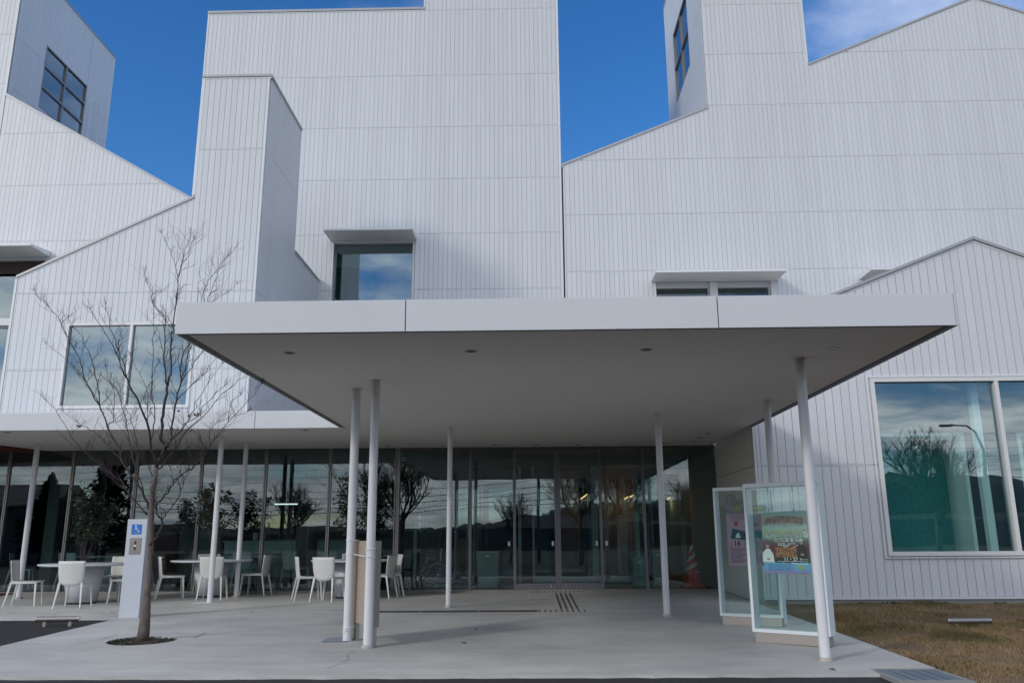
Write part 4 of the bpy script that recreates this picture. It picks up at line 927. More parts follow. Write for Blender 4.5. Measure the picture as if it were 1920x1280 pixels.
mb = MB(); ppoly(mb, q1, [U(.26, .18), U(1, .18), U(1, .26), U(.26, .26)], d0-.0012); mb.build('date_band', M['black'], po)
# two standing figures, left in white coat, right in black suit
def figure(u, v, s_, coat, hair, dd):
    mb = MB(); X = lambda a, b: U(u+a*s_, v+b*s_*W_/H_)
    mb.cur = 0; ppoly(mb, q1, [X(-.16, 0), X(.17, 0), X(.15, .22), X(.06, .36), X(-.05, .36), X(-.15, .24)], dd)
    mb.cur = 1; n_ = 10; ppoly(mb, q1, [X(.0+.055*math.cos(a), .44+.075*math.sin(a)) for a in np.linspace(0, 2*math.pi, n_, endpoint=False)], dd-.0003)
    mb.cur = 2; ppoly(mb, q1, [X(.06*math.cos(a), .465+.06*math.sin(a)) for a in np.linspace(.1, math.pi-.1, 8)], dd-.0006)
    mb.cur = 1; ppoly(mb, q1, [X(-.04, .06), X(.05, .05), X(.06, .1), X(-.03, .12)], dd-.0004)
    mb.build('printed_figure', [coat, cm[1], hair], po)
figure(.10, .18, .78, M['white'], cm[0], d0-.0016); figure(.84, .26, .72, M['black'], M['white'], d0-.0016)
tq = dict(A=q1['A'], dv=q1['dv'], nv=q1['nv'])
for bold, m__, dd in ((.0045, M['black'], .0020), (.0005, M['white'], .0028)):
    text('仙台フィル', .075, po, s0=U(.04, 0)[0], d=d0-dd, z=U(0, .585)[1], m=m__, bold=bold, **tq); text('山響', .10, po, s0=U(.70, 0)[0], d=d0-dd, z=U(0, .58)[1], m=m__, bold=bold, **tq)
    text('合同演奏会', .065, po, s0=U(.25, 0)[0], d=d0-dd, z=U(0, .505)[1], m=m__, bold=bold, **tq)
text('11・27', .058, po, s0=U(.44, 0)[0], d=d0-.002, z=U(0, .205)[1], m=M['white'], bold=.001, **tq); text('日', .03, po, s0=U(.78, 0)[0], d=d0-.002, z=U(0, .215)[1], m=M['white'], **tq)
mb = MB()
for v in (.47, .445, .42): 
    for i in range(9):
        if random.random() < .8: u = .28+i*.055; pquad(mb, q1, U(u, 0)[0], U(u+.045, 0)[0], U(0, v)[1], U(0, v+.012)[1], d0-.001)
for v in (.195, .225): pquad(mb, q1, U(.8 if v > .2 else .3, 0)[0], U(.97, 0)[0], U(0, v)[1]-.001, U(0, v)[1]+.003, d0-.0022)
pquad(mb, q1, U(.6, 0)[0], U(.95, 0)[0], U(0, .155)[1], U(0, .165)[1], d0-.001)
stuff(mb.build('small_print', M['white'], po))
mb = MB()
for k in range(7): pquad(mb, q1, U(.08, 0)[0], U(.08+random.uniform(.45, .6), 0)[0], U(0, .05+k*.016)[1], U(0, .055+k*.016)[1], d0-.001)
stuff(mb.build('small_print', pm('print_navy', (.03, .07, .2)), po)); mb = MB(); ppoly(mb, q1, [U(.70+.10*(1+math.cos(a)), .10+.03*math.sin(a)) for a in np.linspace(0, 6.28, 12, endpoint=False)], d0-.001); mb.build('printed_badge', pm('print_lime', (.3, .4, .12)), po)
# pink poster in the farther case, wider than tall with a fold of text at right
pp = thing('poster', 'pink poster with a grey heading, red dot, teal picture and the number 16', 'poster', (3.0, 12.5, 1.1))
s0, s1, z0, z1 = .16, .76, 1.07, 1.93; W_, H_ = s1-s0, z1-z0; qq = q2; A_, dv_, nv_ = qq['A'], qq['dv'], qq['nv']
mb = MB(); P = [A_+dv_*s0+nv_*d0, A_+dv_*s1+nv_*d0, A_+dv_*s1+nv_*(d0+.002), A_+dv_*s0+nv_*(d0+.002)]; mb.hexa([(p.x, p.y, z0) for p in P]+[(p.x, p.y, z1) for p in P])
mb.build('sheet', poster_mat('pink_print', [(0, (.52, .32, .40)), (.85, (.55, .34, .42)), (.87, (.22, .20, .20)), (1, (.32, .31, .31))], namt=.01), pp)
def PQ(pts, d, m, name='printed_shape'): mb = MB(); ppoly(mb, qq, [(s0+u*W_, z0+v*H_) for u, v in pts], d0-d); return mb.build(name, m, pp)
PQ([(.24+.05*math.cos(a), .70+.035*math.sin(a)) for a in np.linspace(0, 6.28, 14, endpoint=False)], .001, pm('print_red', (.5, .04, .05)))
PQ([(.08, .45), (.46, .42), (.50, .56), (.14, .62)], .001, pm('print_teal', (.03, .09, .13))); PQ([(.52, .47), (.93, .44), (.97, .53), (.75, .59), (.55, .57)], .001, pm('print_sea', (.06, .20, .26)))
PQ([(.20, .46), (.33, .46), (.30, .55), (.24, .53)], .0014, M['white']); PQ([(.40, .655), (.62, .63), (.78, .66), (.74, .72), (.55, .70)], .001, cm[2])
PQ([(.18, .92), (.34, .92), (.34, .97), (.18, .97)], .001, pm('print_yellow', (.5, .38, .04)), 'heading_mark'); PQ([(.55, .92), (.95, .92), (.95, .97), (.55, .97)], .001, bpy.data.materials['print_yellow'], 'heading_mark')
text('16', .105, pp, s0=s0+.15*W_, d=d0-.001, z=z0+.33*H_, m=M['black'], bold=.002, **qq); text('(', .08, pp, s0=s0+.07*W_, d=d0-.001, z=z0+.34*H_, m=M['black'], **qq); text(')', .08, pp, s0=s0+.40*W_, d=d0-.001, z=z0+.34*H_, m=M['black'], **qq)
mb = MB()
for k in range(13):
    v = .05+k*.020; pquad(mb, qq, s0+.06*W_, s0+(.3+random.uniform(0, .18))*W_, z0+v*H_, z0+(v+.007)*H_, d0-.001)
for k in range(16):
    v = .05+k*.024; pquad(mb, qq, s0+.56*W_, s0+(.7+random.uniform(0, .24))*W_, z0+v*H_, z0+(v+.007)*H_, d0-.001)
for k in range(5): pquad(mb, qq, s0+.1*W_, s0+.48*W_, z0+(.76+k*.02)*H_, z0+(.765+k*.02)*H_, d0-.001)
stuff(mb.build('small_print', pm('print_plum', (.12, .05, .08)), pp))
# arched emblem hung behind the pink poster
em = MB(); yq0 = d0+.03
def arc3(r_, c, z): return [tuple((lambda p: (p.x, p.y, z+r_*1.6*math.sin(a)))(A_+dv_*(c+r_*math.cos(a))+nv_*yq0)) for a in np.linspace(0, math.pi, 14)]
em.tube(arc3(.085, .235, 1.96), .005, 5)
for k in (-.05, -.025, 0, .025, .05):
    p = A_+dv_*(.235+k)+nv_*yq0; em.tube([(p.x, p.y, 1.90), (p.x+.01, p.y, 1.96+.11*math.sqrt(max(0, 1-(k/.085)**2)))], .004, 4)
tag(em.build('arch_emblem', M['black']), 'black openwork arch emblem behind the top of the pink poster', 'emblem')

# ground lights
def ground_light(x, y, ang, zf, lab, hh):
    t_ = thing('ground_light', lab, 'ground light', (x, y, zf)); c, s_ = math.cos(ang), math.sin(ang); l = .30
    mb = MB(); mb.tube([(x-c*l, y-s_*l, zf+hh), (x+c*l, y+s_*l, zf+hh)], .040, 20); mb.build('light_tube', M['steelbar'], t_, False)
    for e in (-1, 1):
        mb = MB(); mb.tube([(x+e*c*l, y+e*s_*l, zf+hh), (x+e*c*(l+.012), y+e*s_*(l+.012), zf+hh)], .044, 20); mb.build('end_cap', M['chrome'], t_, False)
        mb = MB(); mb.bar((x+e*c*l*.62, y+e*s_*l*.62, zf), (x+e*c*l*.62, y+e*s_*l*.62, zf+hh-.028), .05, .035); mb.build('foot', M['steel'], t_)
ground_light(-7.23, 13.02, .12, F(-7.2, 13)-.025, 'low tubular metal ground light standing on the dark asphalt at left', .105)
ground_light(6.20, 12.45, .05, F(6.2, 12.5)-.01, 'low tubular metal ground light lying in the dry lawn at right', .065)

# ------------------------------------------------------------------ chairs and planter tables
def chair_proto(label):
    t_ = thing('cafe_chair', label, 'chair', (0, 0, 0), 'white cafe chairs outside the hall')
    def sheet_(fn, nu, nv_, th):
        mb = MB(); G = [[fn(u/(nu-1), v/(nv_-1)) for u in range(nu)] for v in range(nv_)]
        for side in (0, 1):
            for r_ in G:
                for p, n__ in r_: mb.v.append(tuple(p+n__*(th/2 if side else -th/2)))
        k_ = nu*nv_
        for v in range(nv_-1):
            for u in range(nu-1):
                a = v*nu+u; mb.f.append((a, a+1, a+nu+1, a+nu)); mb.f.append((k_+a, k_+a+nu, k_+a+nu+1, k_+a+1)); mb.m += [0, 0]
        ed = [v*nu for v in range(nv_)]+[(nv_-1)*nu+u for u in range(1, nu)]+[v*nu+nu-1 for v in range(nv_-2, -1, -1)]+[u for u in range(nu-2, 0, -1)]
        for i in range(len(ed)): a, b = ed[i], ed[(i+1) % len(ed)]; mb.f.append((a, b, k_+b, k_+a)); mb.m.append(0)
        return mb
    def back(u, v):                                   # back at y<0, chair faces +y
        x = (u-.5)*2; hw = .235-.035*(1-v)**2; z = .385+.445*v; y = -.235-.055*v+.035*x*x
        if v < .35: z += .075*(abs(x)**3)*(1-v/.35)
        return Vector((x*hw, y, z)), Vector((x*.25, -1, .12)).normalized()
    def seat(u, v):
        x = (u-.5)*2; hw = .205+.02*v; y = -.225+.46*v; z = .445+.01*x*x-.012*math.sin(v*math.pi)-.012*v*v
        return Vector((x*hw, y, z)), Vector((0, 0, 1))
    sheet_(back, 11, 9, .016).build('backrest', M['plastic'], t_, True); sheet_(seat, 9, 8, .02).build('seat', M['plastic'], t_, True)
    for sx in (-1, 1):
        for sy in (-1, 1):
            mb = MB(); top_ = Vector((sx*.195, .195 if sy > 0 else -.215, .44)); bt = Vector((sx*.235, .225 if sy > 0 else -.30, 0))
            a, b = .020, .011
            mb.hexa([bt+Vector((-b, -b, 0)), bt+Vector((b, -b, 0)), bt+Vector((b, b, 0)), bt+Vector((-b, b, 0)), top_+Vector((-a, -a, 0)), top_+Vector((a, -a, 0)), top_+Vector((a, a, 0)), top_+Vector((-a, a, 0))]); mb.build('leg', M['plastic'], t_, bevel=.004)
    for sx in (-1, 1):
        mb = MB(); mb.bar((sx*.205, -.22, .425), (sx*.205, .20, .425), .022, .03); mb.build('seat_rail', M['plastic'], t_, bevel=.004)
    return t_
proto_used = [None]
def chair(x, y, face, label, inside=False):
    """face: direction the sitter looks, degrees from +x"""
    if proto_used[0] is None: o = chair_proto(label); proto_used[0] = o
    else: o = copy_tree(proto_used[0])
    o.location = (x, y, ZF+.004 if inside else F(x, y)); o.rotation_euler = (0, 0, R(face-90)); o['label'] = label
    o['group'] = 'white chairs inside the hall' if inside else 'white cafe chairs outside the hall'
def table(x, y, label, r_=.82, inside=False):
    z = ZF+.004 if inside else F(x, y); t_ = thing('planter_table', label, 'table', (x, y, z), 'round planter tables' if not inside else 'round tables inside the hall')
    mb = MB(); mb.lathe((x, y, z), [(.27, .03), (.275, .03), (.365, .69), (.35, .69)], 40); mb.build('pedestal', M['table'], t_, True)
    mb = MB(); mb.lathe((x, y, z), [(.255, 0), (.255, .03)], 32); mb.build('foot_ring', M['black'], t_)
    mb = MB(); ri = .13 if not inside else .01; mb.lathe((x, y, z), [(ri, .70), (r_-.04, .70), (r_, .716), (r_, .738), (r_-.004, .742), (ri, .742), (ri, .70)], 64); mb.build('tabletop', M['table'], t_)
    if not inside:
        mb = MB(); mb.lathe((x, y, z), [(.001, .71), (ri, .705)], 20); mb.build('planting_soil', M['soil'], t_)
T1, T2, T3 = (-8.72, 16.45), (-6.72, 17.95), (-3.72, 17.35)
T2 = (-6.72, 17.75)
table(*T1, 'round white planter table behind the grey ground light, nearest the left edge'); table(*T2, 'round white planter table standing behind the two left columns'); table(*T3, 'round white planter table partly hidden by the tied columns', r_=.78)
chair(-9.52, 15.95, 15, 'white chair at the far left side of the leftmost table, seen from its side')
chair(-8.42, 15.62, 97, 'white chair with its back to us in front of the leftmost table')
chair(-7.86, 16.42, 182, 'white chair on the right of the leftmost table, behind the call post')
chair(-8.60, 17.42, -95, 'white chair beyond the leftmost table, only the backrest showing')
chair(-7.40, 17.42, 28, 'white chair left of the middle table, turned half away')
chair(-6.42, 17.12, 97, 'white chair between the two left columns with its back to us')
chair(-5.86, 17.98, 178, 'white chair right of the middle table beside the thinner column')
chair(-7.08, 18.45, -75, 'white chair between the middle table and the glass')
chair(-4.42, 16.88, 22, 'white chair left of the third table, seen from its side')
chair(-3.95, 16.58, 75, 'white chair in front of the third table, its back to us beside the tied column')
chair(-3.08, 17.28, 168, 'white chair right of the third table, backrest angled to us')
chair(-2.98, 17.62, 200, 'white chair right of the third table, nearest the glass')
chair(-3.85, 18.20, -80, 'white chair behind the third table, mostly hidden by the column')
table(-10.6, 21.2, 'round white table inside the hall at far left', inside=True); table(-7.0, 21.3, 'round white table inside the hall before the counter', inside=True); 
for k, (x, y, a) in enumerate(((-12.35, 20.4, 20), (-11.05, 20.3, 80), (-9.75, 21.0, 185), (-8.05, 20.8, 10), (-6.9, 20.35, 95), (-6.15, 21.2, 190), (-4.9, 20.4, 100), (-5.7, 20.5, 60))):
    chair(x, y, a, ('chair behind the glass at the far left pane', 'chair behind the glass with its back out, left of the leftmost outdoor table', 'chair behind the glass to the right of the call post and tree', 'chair behind the glass at the left end of the counter table', 'chair behind the glass with its back out before the counter', 'chair behind the glass at the right of the counter table', 'chair behind the glass next to the third outdoor table', 'chair behind the glass turned half away, under the linear lamp')[k], True)

# small leafy trees growing out of the planter tables
def leafy(x, y, z0, h, label, spread, n_leaf, seed, bias=(0, 0)):
    rd = random.Random(seed); t_ = thing('potted_tree', label, 'small tree', (x, y, z0), 'small trees growing in the planter tables')
    st = MB(); tips = []
    for k in range(4):
        a = rd.uniform(0, 6.28); pts = [Vector((x+.03*math.cos(a), y+.03*math.sin(a), z0))]; d = Vector((.16*math.cos(a)+bias[0]*.2, .16*math.sin(a), 1)).normalized(); hh = h*rd.uniform(.75, 1.0)
        for i in range(7):
            d = (d+Vector((rd.gauss(0, .10), rd.gauss(0, .10), .02))).normalized(); pts.append(pts[-1]+d*hh/7)
            if i >= 2:
                for _ in range(3):
                    b = rd.uniform(0, 6.28); dd = Vector((math.cos(b), math.sin(b), rd.uniform(.1, .9))).normalized(); l = spread*rd.uniform(.4, 1)*(1.1-.1*i); q = pts[-1]; pp_ = [q]
                    for _j in range(4): dd = (dd+Vector((rd.gauss(0, .2), rd.gauss(0, .2), rd.gauss(0.05, .2)))).normalized(); q = q+dd*l/4; pp_.append(q); tips.append((q, dd))
                    st.tube(pp_, [.005, .004, .003, .003, .002], 5)
        st.tube(pts, [.013, .012, .011, .009, .008, .006, .005, .003], 6)
    st.build('stems', M['twig'], t_)
    lf = MB()
    for _ in range(n_leaf):
        q, dd = rd.choice(tips); p = q+Vector((rd.gauss(0, .045), rd.gauss(0, .045), rd.gauss(0, .05))); a = Vector((rd.uniform(-1, 1), rd.uniform(-1, 1), rd.uniform(-.7, .8))).normalized(); b = a.orthogonal().normalized(); b = (b*math.cos(rd.random()*3)+a.cross(b)*math.sin(rd.random()*3)).normalized()
        l = rd.uniform(.05, .085); w2 = l*.25; c_ = a.cross(b)*l*.12
        lf.quad(p, p+a*l*.45+b*w2+c_, p+a*l, p+a*l*.45-b*w2+c_)
    stuff(lf.build('leaves', M['leafg'], t_))
leafy(T1[0]-.05, T1[1], F(*T1)+.71, 1.45, 'leafy little tree rising from the leftmost planter table', .42, 1900, 3, (-.3, 0))
leafy(T2[0]+.05, T2[1], F(*T2)+.71, 1.62, 'leafy little tree rising from the middle planter table behind the columns', .50, 1700, 5, (0, 0))
leafy(T3[0]+.0, T3[1], F(*T3)+.71, 1.75, 'leafy little tree rising from the third planter table behind the tied columns', .40, 1500, 8, (0, 0))

# ------------------------------------------------------------------ the bare tree
BT = thing('bare_tree', 'leafless young tree with many upright branches standing in the round bed at left', 'tree', (-5.10, 11.25, F(-5.1, 11.25)))
TY = 11.25
def P3(px, py, dy): return atY(px, py, TY+dy)
rt = random.Random(11)
trunk_px = [(267, 1201), (270, 1180), (273, 1150), (276, 1110), (280, 1060), (283, 1010), (284, 960), (286, 925), (290, 900), (293, 877)]
tr = [P3(x, y, 0) for x, y in trunk_px]; rr = [.080, .072, .060, .046, .037, .039, .036, .034, .032, .029]
mb = MB(); mb.tube(tr, rr, 14); tk = mb.build('trunk', M['bark'], BT, True)
BR = [  # (points in the picture, start depth, end depth offsets, start radius, end radius)
 ([(293, 877), (300, 860), (309, 841), (302, 825), (303, 808), (306, 778), (311, 744), (314, 723)], 0, .10, .030, .022),
 ([(314, 723), (311, 702), (308, 681), (309, 660), (309, 620), (310, 595), (287, 569), (281, 540), (271, 516)], .10, .45, .015, .003),
 ([(314, 723), (321, 702), (319, 660), (321, 641), (325, 605), (331, 565), (334, 521), (345, 478), (357, 443)], .10, -.1, .018, .003),
 ([(334, 521), (326, 487), (315, 462), (304, 438)], .0, .3, .006, .002),
 ([(323, 613), (310, 601), (296, 580), (287, 569)], .05, .3, .006, .004),
 ([(334, 521), (341, 490), (355, 468), (363, 450)], 0, -.2, .005, .002),
 ([(293, 877), (291, 860), (283, 841), (280, 808), (274, 787), (262, 759), (241, 719), (232, 700)], 0, -.5, .024, .012),
 ([(232, 700), (225, 679), (198, 626), (174, 590), (169, 580)], -.5, -.7, .010, .002),
 ([(237, 708), (230, 675), (223, 658), (212, 626), (204, 590), (198, 573)], -.48, -.9, .010, .002),
 ([(281, 967), (277, 942), (260, 910), (247, 892), (234, 873), (217, 829), (202, 801), (187, 761), (184, 730), (177, 692), (166, 658), (145, 620), (128, 597)], 0, .7, .022, .003),
 ([(187, 761), (162, 717), (145, 696), (128, 677), (107, 660), (88, 645)], .45, .9, .009, .002),
 ([(190, 770), (172, 735), (155, 698), (150, 675), (130, 639), (115, 605), (103, 588), (85, 570), (71, 557), (64, 546)], .45, .2, .011, .002),
 ([(200, 800), (212, 790), (215, 760), (213, 730), (200, 700), (199, 690)], .3, .1, .008, .002),
 ([(276, 965), (262, 948), (245, 930), (231, 905), (216, 893), (196, 878), (170, 858), (150, 838), (132, 815), (118, 790), (106, 772), (88, 751)], 0, -.6, .013, .002),
 ([(245, 930), (222, 905), (200, 888), (185, 866), (165, 848)], -.1, -.5, .007, .002),
 ([(270, 930), (250, 862), (240, 810), (233, 775), (224, 745), (212, 720), (190, 705)], 0, .2, .010, .002),
 ([(228, 860), (205, 840), (180, 812), (165, 802), (150, 795), (130, 780), (118, 770)], .3, .8, .008, .002),
 ([(293, 877), (302, 877), (314, 858), (329, 839), (348, 808), (378, 784), (416, 738), (441, 721), (462, 702)], 0, .5, .016, .002),
 ([(309, 841), (319, 827), (340, 808), (357, 778), (373, 746), (399, 704), (416, 683)], 0, .9, .012, .002),
 ([(300, 858), (318, 832), (345, 795), (368, 782), (388, 755), (410, 732), (420, 724)], 0, .2, .011, .002),
 ([(309, 841), (319, 829), (323, 795), (331, 751), (340, 713), (337, 690), (344, 660), (356, 640), (366, 610), (372, 590)], 0, .35, .018, .006),
 ([(372, 592), (382, 545), (396, 520), (409, 500), (423, 485), (438, 468)], .35, .5, .006, .002),
 ([(372, 592), (390, 570), (405, 562), (425, 550), (443, 533)], .35, .7, .005, .002),
 ([(366, 610), (389, 568), (398, 540), (408, 515), (416, 490), (424, 482)], .35, .4, .006, .002),
 ([(340, 713), (361, 687), (378, 660), (386, 648)], .2, .5, .008, .003),
 ([(331, 751), (357, 723), (378, 704), (399, 679), (408, 668)], .15, .5, .008, .002),
 ([(335, 730), (348, 700), (352, 665), (362, 640), (375, 600), (384, 575), (384, 548)], .2, .8, .008, .002),
 ([(282, 1021), (290, 1010), (297, 1000), (303, 987), (303, 973), (293, 962), (289, 945), (287, 925)], -.02, -.12, .022, .012),
 ([(303, 973), (320, 954), (337, 929), (345, 900), (352, 885), (357, 850)], -.05, -.5, .012, .003),
 ([(290, 950), (295, 942), (307, 930), (316, 919), (325, 900), (347, 885), (360, 879), (381, 856), (390, 843), (403, 820), (428, 791), (466, 751), (480, 735), (489, 721)], -.08, -.9, .016, .002),
 ([(428, 791), (432, 760), (437, 748), (450, 742)], -.6, -.5, .005, .002),
 ([(403, 820), (398, 800), (408, 792), (418, 788), (445, 778), (462, 772)], -.5, -.3, .005, .002),
 ([(289, 905), (275, 868), (262, 850), (252, 810), (245, 780), (238, 768), (222, 735), (208, 712)], 0, -.9, .009, .002),
 ([(283, 841), (287, 800), (290, 760), (284, 740), (285, 700), (287, 650), (288, 610), (287, 569)], -.1, .2, .011, .003),
 ([(276, 795), (276, 760), (278, 740), (262, 700), (250, 680), (246, 668)], 0, .5, .007, .002)]
tw_ = MB(); nt_ = 0
def grow(mb, p, d, l, r_, depth):
    pts = [p]; n_ = 4
    for i in range(n_):
        d = (d+Vector((rt.gauss(0, .16), rt.gauss(0, .16), rt.gauss(.05, .12)))).normalized(); pts.append(pts[-1]+d*l/n_)
    mb.tube(pts, [r_, r_*.85, r_*.7, r_*.6, r_*.45], 4, cap=False)
    if depth > 0:
        for i in (1, 2, 3, 4):
            if rt.random() < .8:
                q = pts[i]; sd_ = Vector((rt.uniform(-1, 1), rt.uniform(-1, 1), rt.uniform(-.2, .8))).normalized(); grow(mb, q, (d*.7+sd_*.75).normalized(), l*rt.uniform(.35, .6), r_*.62, depth-1)
    else:                                           # bud
        e = pts[-1]; mb.tube([e, e+d*.012], [r_*.9+.0012, .0006], 4, cap=False)
for pts_px, da, db, ra, rb in BR:
    n_ = len(pts_px); pts = [P3(x, y, da+(db-da)*i/(n_-1)) for i, (x, y) in enumerate(pts_px)]
    # subdivide with a little wobble
    fine = [pts[0]]; rad = [ra]
    for i in range(n_-1):
        for k in (1, 2, 3):
            t = k/3; p = pts[i].lerp(pts[i+1], t); s = (i+t)/(n_-1)
            if k < 3: p = p+Vector((rt.gauss(0, .004), rt.gauss(0, .02), rt.gauss(0, .004)))
            fine.append(p); rad.append((ra+(rb-ra)*s)*.80)
    mb = MB(); mb.tube(fine, rad, 8 if ra > .01 else 6); mb.build('branch', M['twig'], BT, True)
    for i in range(2, len(fine)-1):
        s = i/len(fine)
        if rad[i] < .014 and rt.random() < .78:
            d = (fine[i+1]-fine[i-1]).normalized(); sd_ = Vector((rt.uniform(-1, 1), rt.uniform(-.8, .8), rt.uniform(-.1, .8))).normalized()
            grow(tw_, fine[i], (d*.75+sd_*.75).normalized(), rt.uniform(.10, .34), min(.0042, rad[i]*.7), 2 if rt.random() < .4 else 1)
    for k in range(3):
        d = (fine[-1]-fine[-3]).normalized(); sd_ = Vector((rt.uniform(-1, 1), rt.uniform(-.8, .8), rt.uniform(0, .6))).normalized(); grow(tw_, fine[-1], (d+sd_*.55).normalized(), rt.uniform(.05, .14), .0024, 1)
stuff(tw_.build('twigs', M['twig'], BT))
mb = MB()
for (px, py) in ((366, 777), (372, 776), (358, 806), (333, 805), (334, 770), (354, 779), (312, 806), (145, 798), (150, 799), (375, 820), (306, 797), (323, 803)):
    p = P3(px, py, rt.uniform(-.3, .6)); s = .011; mb.hexa([p+Vector(v)*s*rt.uniform(.7, 1.5) for v in ((-1, -1, -1), (1, -1, -1), (1, 1, -1), (-1, 1, -1), (-1, -1, 1), (1, -1, .5), (1, 1, 1), (-1, 1, .6))])
stuff(mb.build('withered_seed_pods', M['leaf_dead'], BT))
# bed
mb = MB(); mb.lathe((PITC[0], PITC[1], F(*PITC)), [(.001, .004), (.25, -.006), (PITR-.002, -.03)], 40); struct(mb.build('tree_bed_soil', M['soil']))
n = 2600; a = rng.uniform(0, 6.28, n); rr_ = PITR*.97*np.sqrt(rng.uniform(.05, 1, n)); X_ = PITC[0]+rr_*np.cos(a); Y_ = PITC[1]+rr_*np.sin(a)
keep = rng.uniform(0, 1, n) < np.where(X_ < PITC[0]+.05, .8, .3)*(np.sin(X_*31)*np.sin(Y_*27)*.5+.6); X_, Y_ = X_[keep], Y_[keep]
stuff(tag(blades('ground_cover', X_, Y_, np.full(len(X_), F(*PITC)-.012), rng.uniform(.008, .035, len(X_)), .016, M['groundleaf'], 1.5), 'low dark green ground cover in the round bed at the foot of the bare tree', 'ground cover'))

# ------------------------------------------------------------------ across the road: what the glass mirrors
def hill(name, pts, y, m, depth=60):
    mb = MB(); sub = []
    for (a, za), (b, zb) in zip(pts[:-1], pts[1:]):
        for i in range(24): t = i/24; t2 = (1-math.cos(t*math.pi))/2; sub.append((a+(b-a)*t, za+(zb-za)*t2+rt.gauss(0, .035)*max(za, zb)))
    for (a, za), (b, zb) in zip(sub[:-1], sub[1:]):
        mb.quad((a, y, -1), (b, y, -1), (b, y-depth*.4, zb*.8), (a, y-depth*.4, za*.8)); mb.quad((a, y-depth*.4, za*.8), (b, y-depth*.4, zb*.8), (b, y-depth, zb), (a, y-depth, za)); mb.quad((a, y-depth, za), (b, y-depth, zb), (b, y-depth*3, -1), (a, y-depth*3, -1))
    return struct(mb.build(name, m))
hill('hill_ridge', [(-700, 8), (-350, 14), (-150, 8), (-60, 6), (-5, 14), (30, 22), (90, 24), (160, 30), (230, 38), (330, 34), (450, 30), (700, 20)], -420, M['hill'], 80)
hill('wooded_rise', [(-500, 4), (-200, 9), (-120, 3.5), (-60, 3.0), (-35, 3.2), (-18, 3.4), (0, 5.2), (18, 4.6), (60, 5), (120, 6), (300, 5)], -130, M['hill'], 16)
# poles and wires
for k, x in enumerate((-34, 0.6, 46)):
    t_ = thing('utility_pole', ('utility pole across the road, far left', 'utility pole across the road facing the doors', 'utility pole across the road, far right')[k], 'utility pole', (x, -32, -.7), 'utility poles across the road')
    mb = MB(); mb.tube([(x, -32, -.7), (x, -32, 9.2)], [.17, .11], 12); mb.build('pole', M['pole'], t_, True)
    for z in (8.6, 7.6, 6.5): boxpart('crossarm', M['pole'], t_, x-.9, x+.9, -32.06, -31.94, z-.05, z+.05)
    mb = MB(); mb.tube([(x+.35, -31.8, 6.9), (x+.35, -31.8, 7.6)], .22, 14); mb.build('transformer', M['pole'], t_, True)
wz = [(8.7, .010), (8.2, .008), (7.7, .012), (7.1, .012), (6.6, .012), (6.0, .018), (5.5, .022), (5.05, .030), (4.6, .03), (4.25, .035)]
for k, (z, r_) in enumerate(wz):
    mb = MB(); pts = []
    for (xa, xb) in ((-90, -34), (-34, .6), (.6, 46), (46, 90)):
        for i in range(12): t = i/12; pts.append((xa+(xb-xa)*t, -32+.35*math.sin(k*2), z-(.55+.05*k)*4*t*(1-t)*.6+(xa+(xb-xa)*t)*.012))
    mb.tube(pts, r_*1.25, 4); tag(mb.build('overhead_wire', M['wire']), ('highest', 'second highest', 'third highest', 'fourth highest', 'fifth highest', 'fifth lowest', 'fourth lowest', 'third lowest', 'second lowest', 'lowest')[k]+' black overhead wire along the far side of the road', 'wire', 'overhead wires along the road')
def bare(x, y, h, label, seed, nb=7):
    rd = random.Random(seed); t_ = thing('roadside_tree', label, 'tree', (x, y, -.7), 'bare trees across the road'); tm = MB(); br = MB()
    tm.tube([(x, y, -.7), (x+.1, y, h*.35)], [h*.025, h*.016], 8)
    def g(p, d, l, r_, k):
        pts = [p]
        for i in range(3): d = (d+Vector((rd.gauss(0, .15), rd.gauss(0, .15), rd.gauss(.06, .08)))).normalized(); pts.append(pts[-1]+d*l/3)
        br.tube(pts, [r_, r_*.8, r_*.65, r_*.5], 4, cap=False)
        if k:
            for _ in range(4): q = pts[rd.randint(1, 3)]; s = Vector((rd.uniform(-1, 1), rd.uniform(-1, 1), rd.uniform(-.1, .8))).normalized(); g(q, (d*.8+s*.7).normalized(), l*.68, r_*.6, k-1)
    for _ in range(nb): a = rd.uniform(0, 6.28); g(Vector((x+.05, y, h*rd.uniform(.2, .36))), Vector((math.cos(a)*.6, math.sin(a)*.6, 1)).normalized(), h*.26, h*.010, 4)
    tm.build('trunk', M['bark'], t_, True); stuff(br.build('crown', M['twig'], t_))
bare(-9.3, -22, 9.5, 'tall bare tree across the road left of the entrance axis', 1); bare(3.6, -26, 8.5, 'bare tree across the road opposite the doors', 2); bare(7.5, -30, 9, 'bare tree across the road, right of the doors', 3)
bare(20.6, -12, 7.9, 'dense bare tree across the road mirrored in the picture window', 4, 8)
bare(-17.5, -24, 6.5, 'small bare tree across the road left of the tall one', 12); bare(12.5, -27, 7.5, 'bare tree across the road beyond the right column', 13); bare(-1.8, -36, 6.0, 'low bare tree beyond the centre pole across the road', 14)
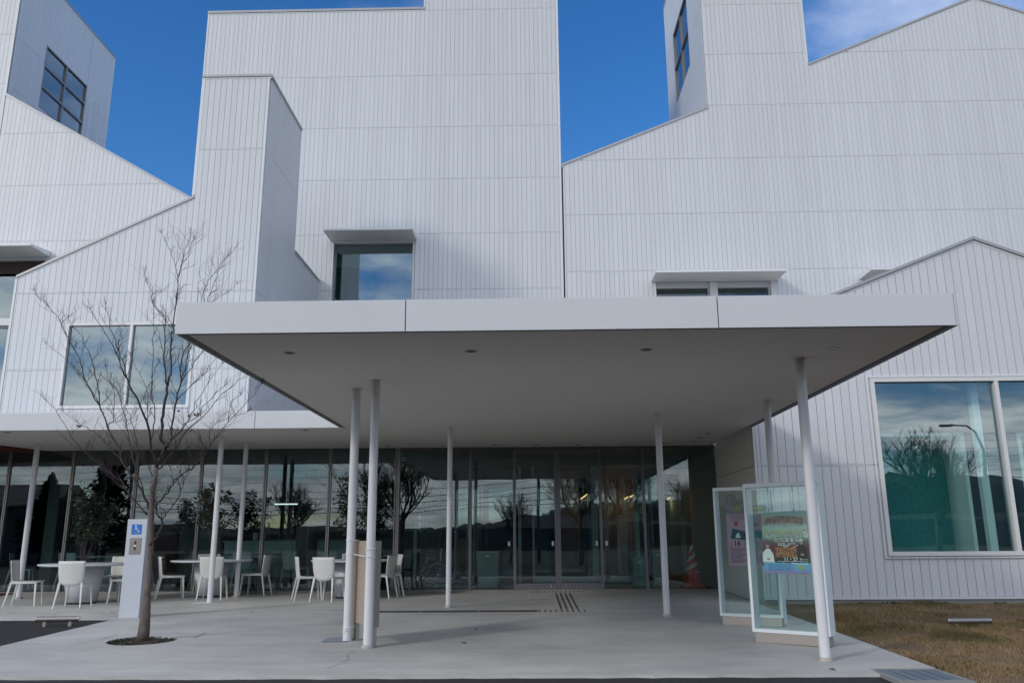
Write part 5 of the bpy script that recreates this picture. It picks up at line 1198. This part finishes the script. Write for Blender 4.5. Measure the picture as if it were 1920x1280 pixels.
def conifer(x, y, h, w_, label, seed):
    rd = random.Random(seed); t_ = thing('conifer', label, 'tree', (x, y, -.7), 'dark evergreens across the road'); mb = MB(); mb.tube([(x, y, -.7), (x, y, h*.9)], [.16, .04], 8); mb.build('trunk', M['bark'], t_, True)
    mb = MB()
    for i in range(2600):
        t = rd.random()**.8; zz = h*(.12+.88*t); rr2 = w_*(1-t)**.7*(.6+.4*math.sin(zz*3)**2)*rd.uniform(.3, 1.05); a = rd.uniform(0, 6.28); p = Vector((x+rr2*math.cos(a), y+rr2*math.sin(a), zz+rd.gauss(0, .15))); s = rd.uniform(.12, .3)
        u = Vector((rd.uniform(-1, 1), rd.uniform(-1, 1), rd.uniform(-.6, .4))).normalized(); v = u.orthogonal().normalized(); mb.quad(p-u*s, p+v*s*.4, p+u*s, p-v*s*.4)
    stuff(mb.build('crown', M['far_leaf'], t_))
conifer(-26.5, -14, 8.0, 1.9, 'dark broad evergreen across the road mirrored behind the tree and post', 5); conifer(-31.5, -16, 5.5, 2.2, 'lower dark evergreen beside the broad one across the road', 6); conifer(-43, -15, 7.5, 2.6, 'dark evergreen at the far left across the road', 9)
def house(x, y, w_, d_, h, label):
    t_ = thing('roadside_house', label, 'house', (x, y, -.7), 'houses across the road'); boxpart('wall', M['housewall'], t_, x-w_/2, x+w_/2, y-d_/2, y+d_/2, -.7, h)
    mb = MB(); e = .5; mb.v = [(x-w_/2-e, y-d_/2-e, h), (x+w_/2+e, y-d_/2-e, h), (x+w_/2+e, y+d_/2+e, h), (x-w_/2-e, y+d_/2+e, h), (x-w_/2-e, y, h+d_*.3), (x+w_/2+e, y, h+d_*.3)]; mb.f = [(0, 1, 5, 4), (3, 4, 5, 2), (0, 4, 3), (1, 2, 5), (0, 3, 2, 1)]; mb.m = [0]*5; mb.build('roof', M['roofdark'], t_)
    for k in range(3): boxpart('window', M['black'], t_, x-w_*.35+k*w_*.3, x-w_*.2+k*w_*.3, y+d_/2+.001, y+d_/2+.03, h*.35, h*.75)
house(-52, -45, 12, 8, 4.5, 'house with dark hipped roof far left across the road'); house(52, -120, 12, 8, 3.0, 'small house across the field at right'); house(92, -110, 16, 8, 3.0, 'long low house across the field, furthest right'); house(4, -110, 12, 8, 3.0, 'far small house across the field opposite the doors')
t_ = thing('street_lamp', 'street lamp with a curved arm across the road mirrored in the picture window', 'street lamp', (22.4, -10, -.7)); mb = MB(); mb.tube([(22.4, -10, -.7), (22.4, -10, 5.6), (22.2, -10, 6.4), (21.8, -10, 6.75), (21.0, -10, 6.85)], [.09, .07, .05, .045, .04], 10); mb.build('post', M['pole'], t_, True); boxpart('lamp_head', M['pole'], t_, 20.4, 21.05, -10.12, -9.88, 6.78, 6.9)
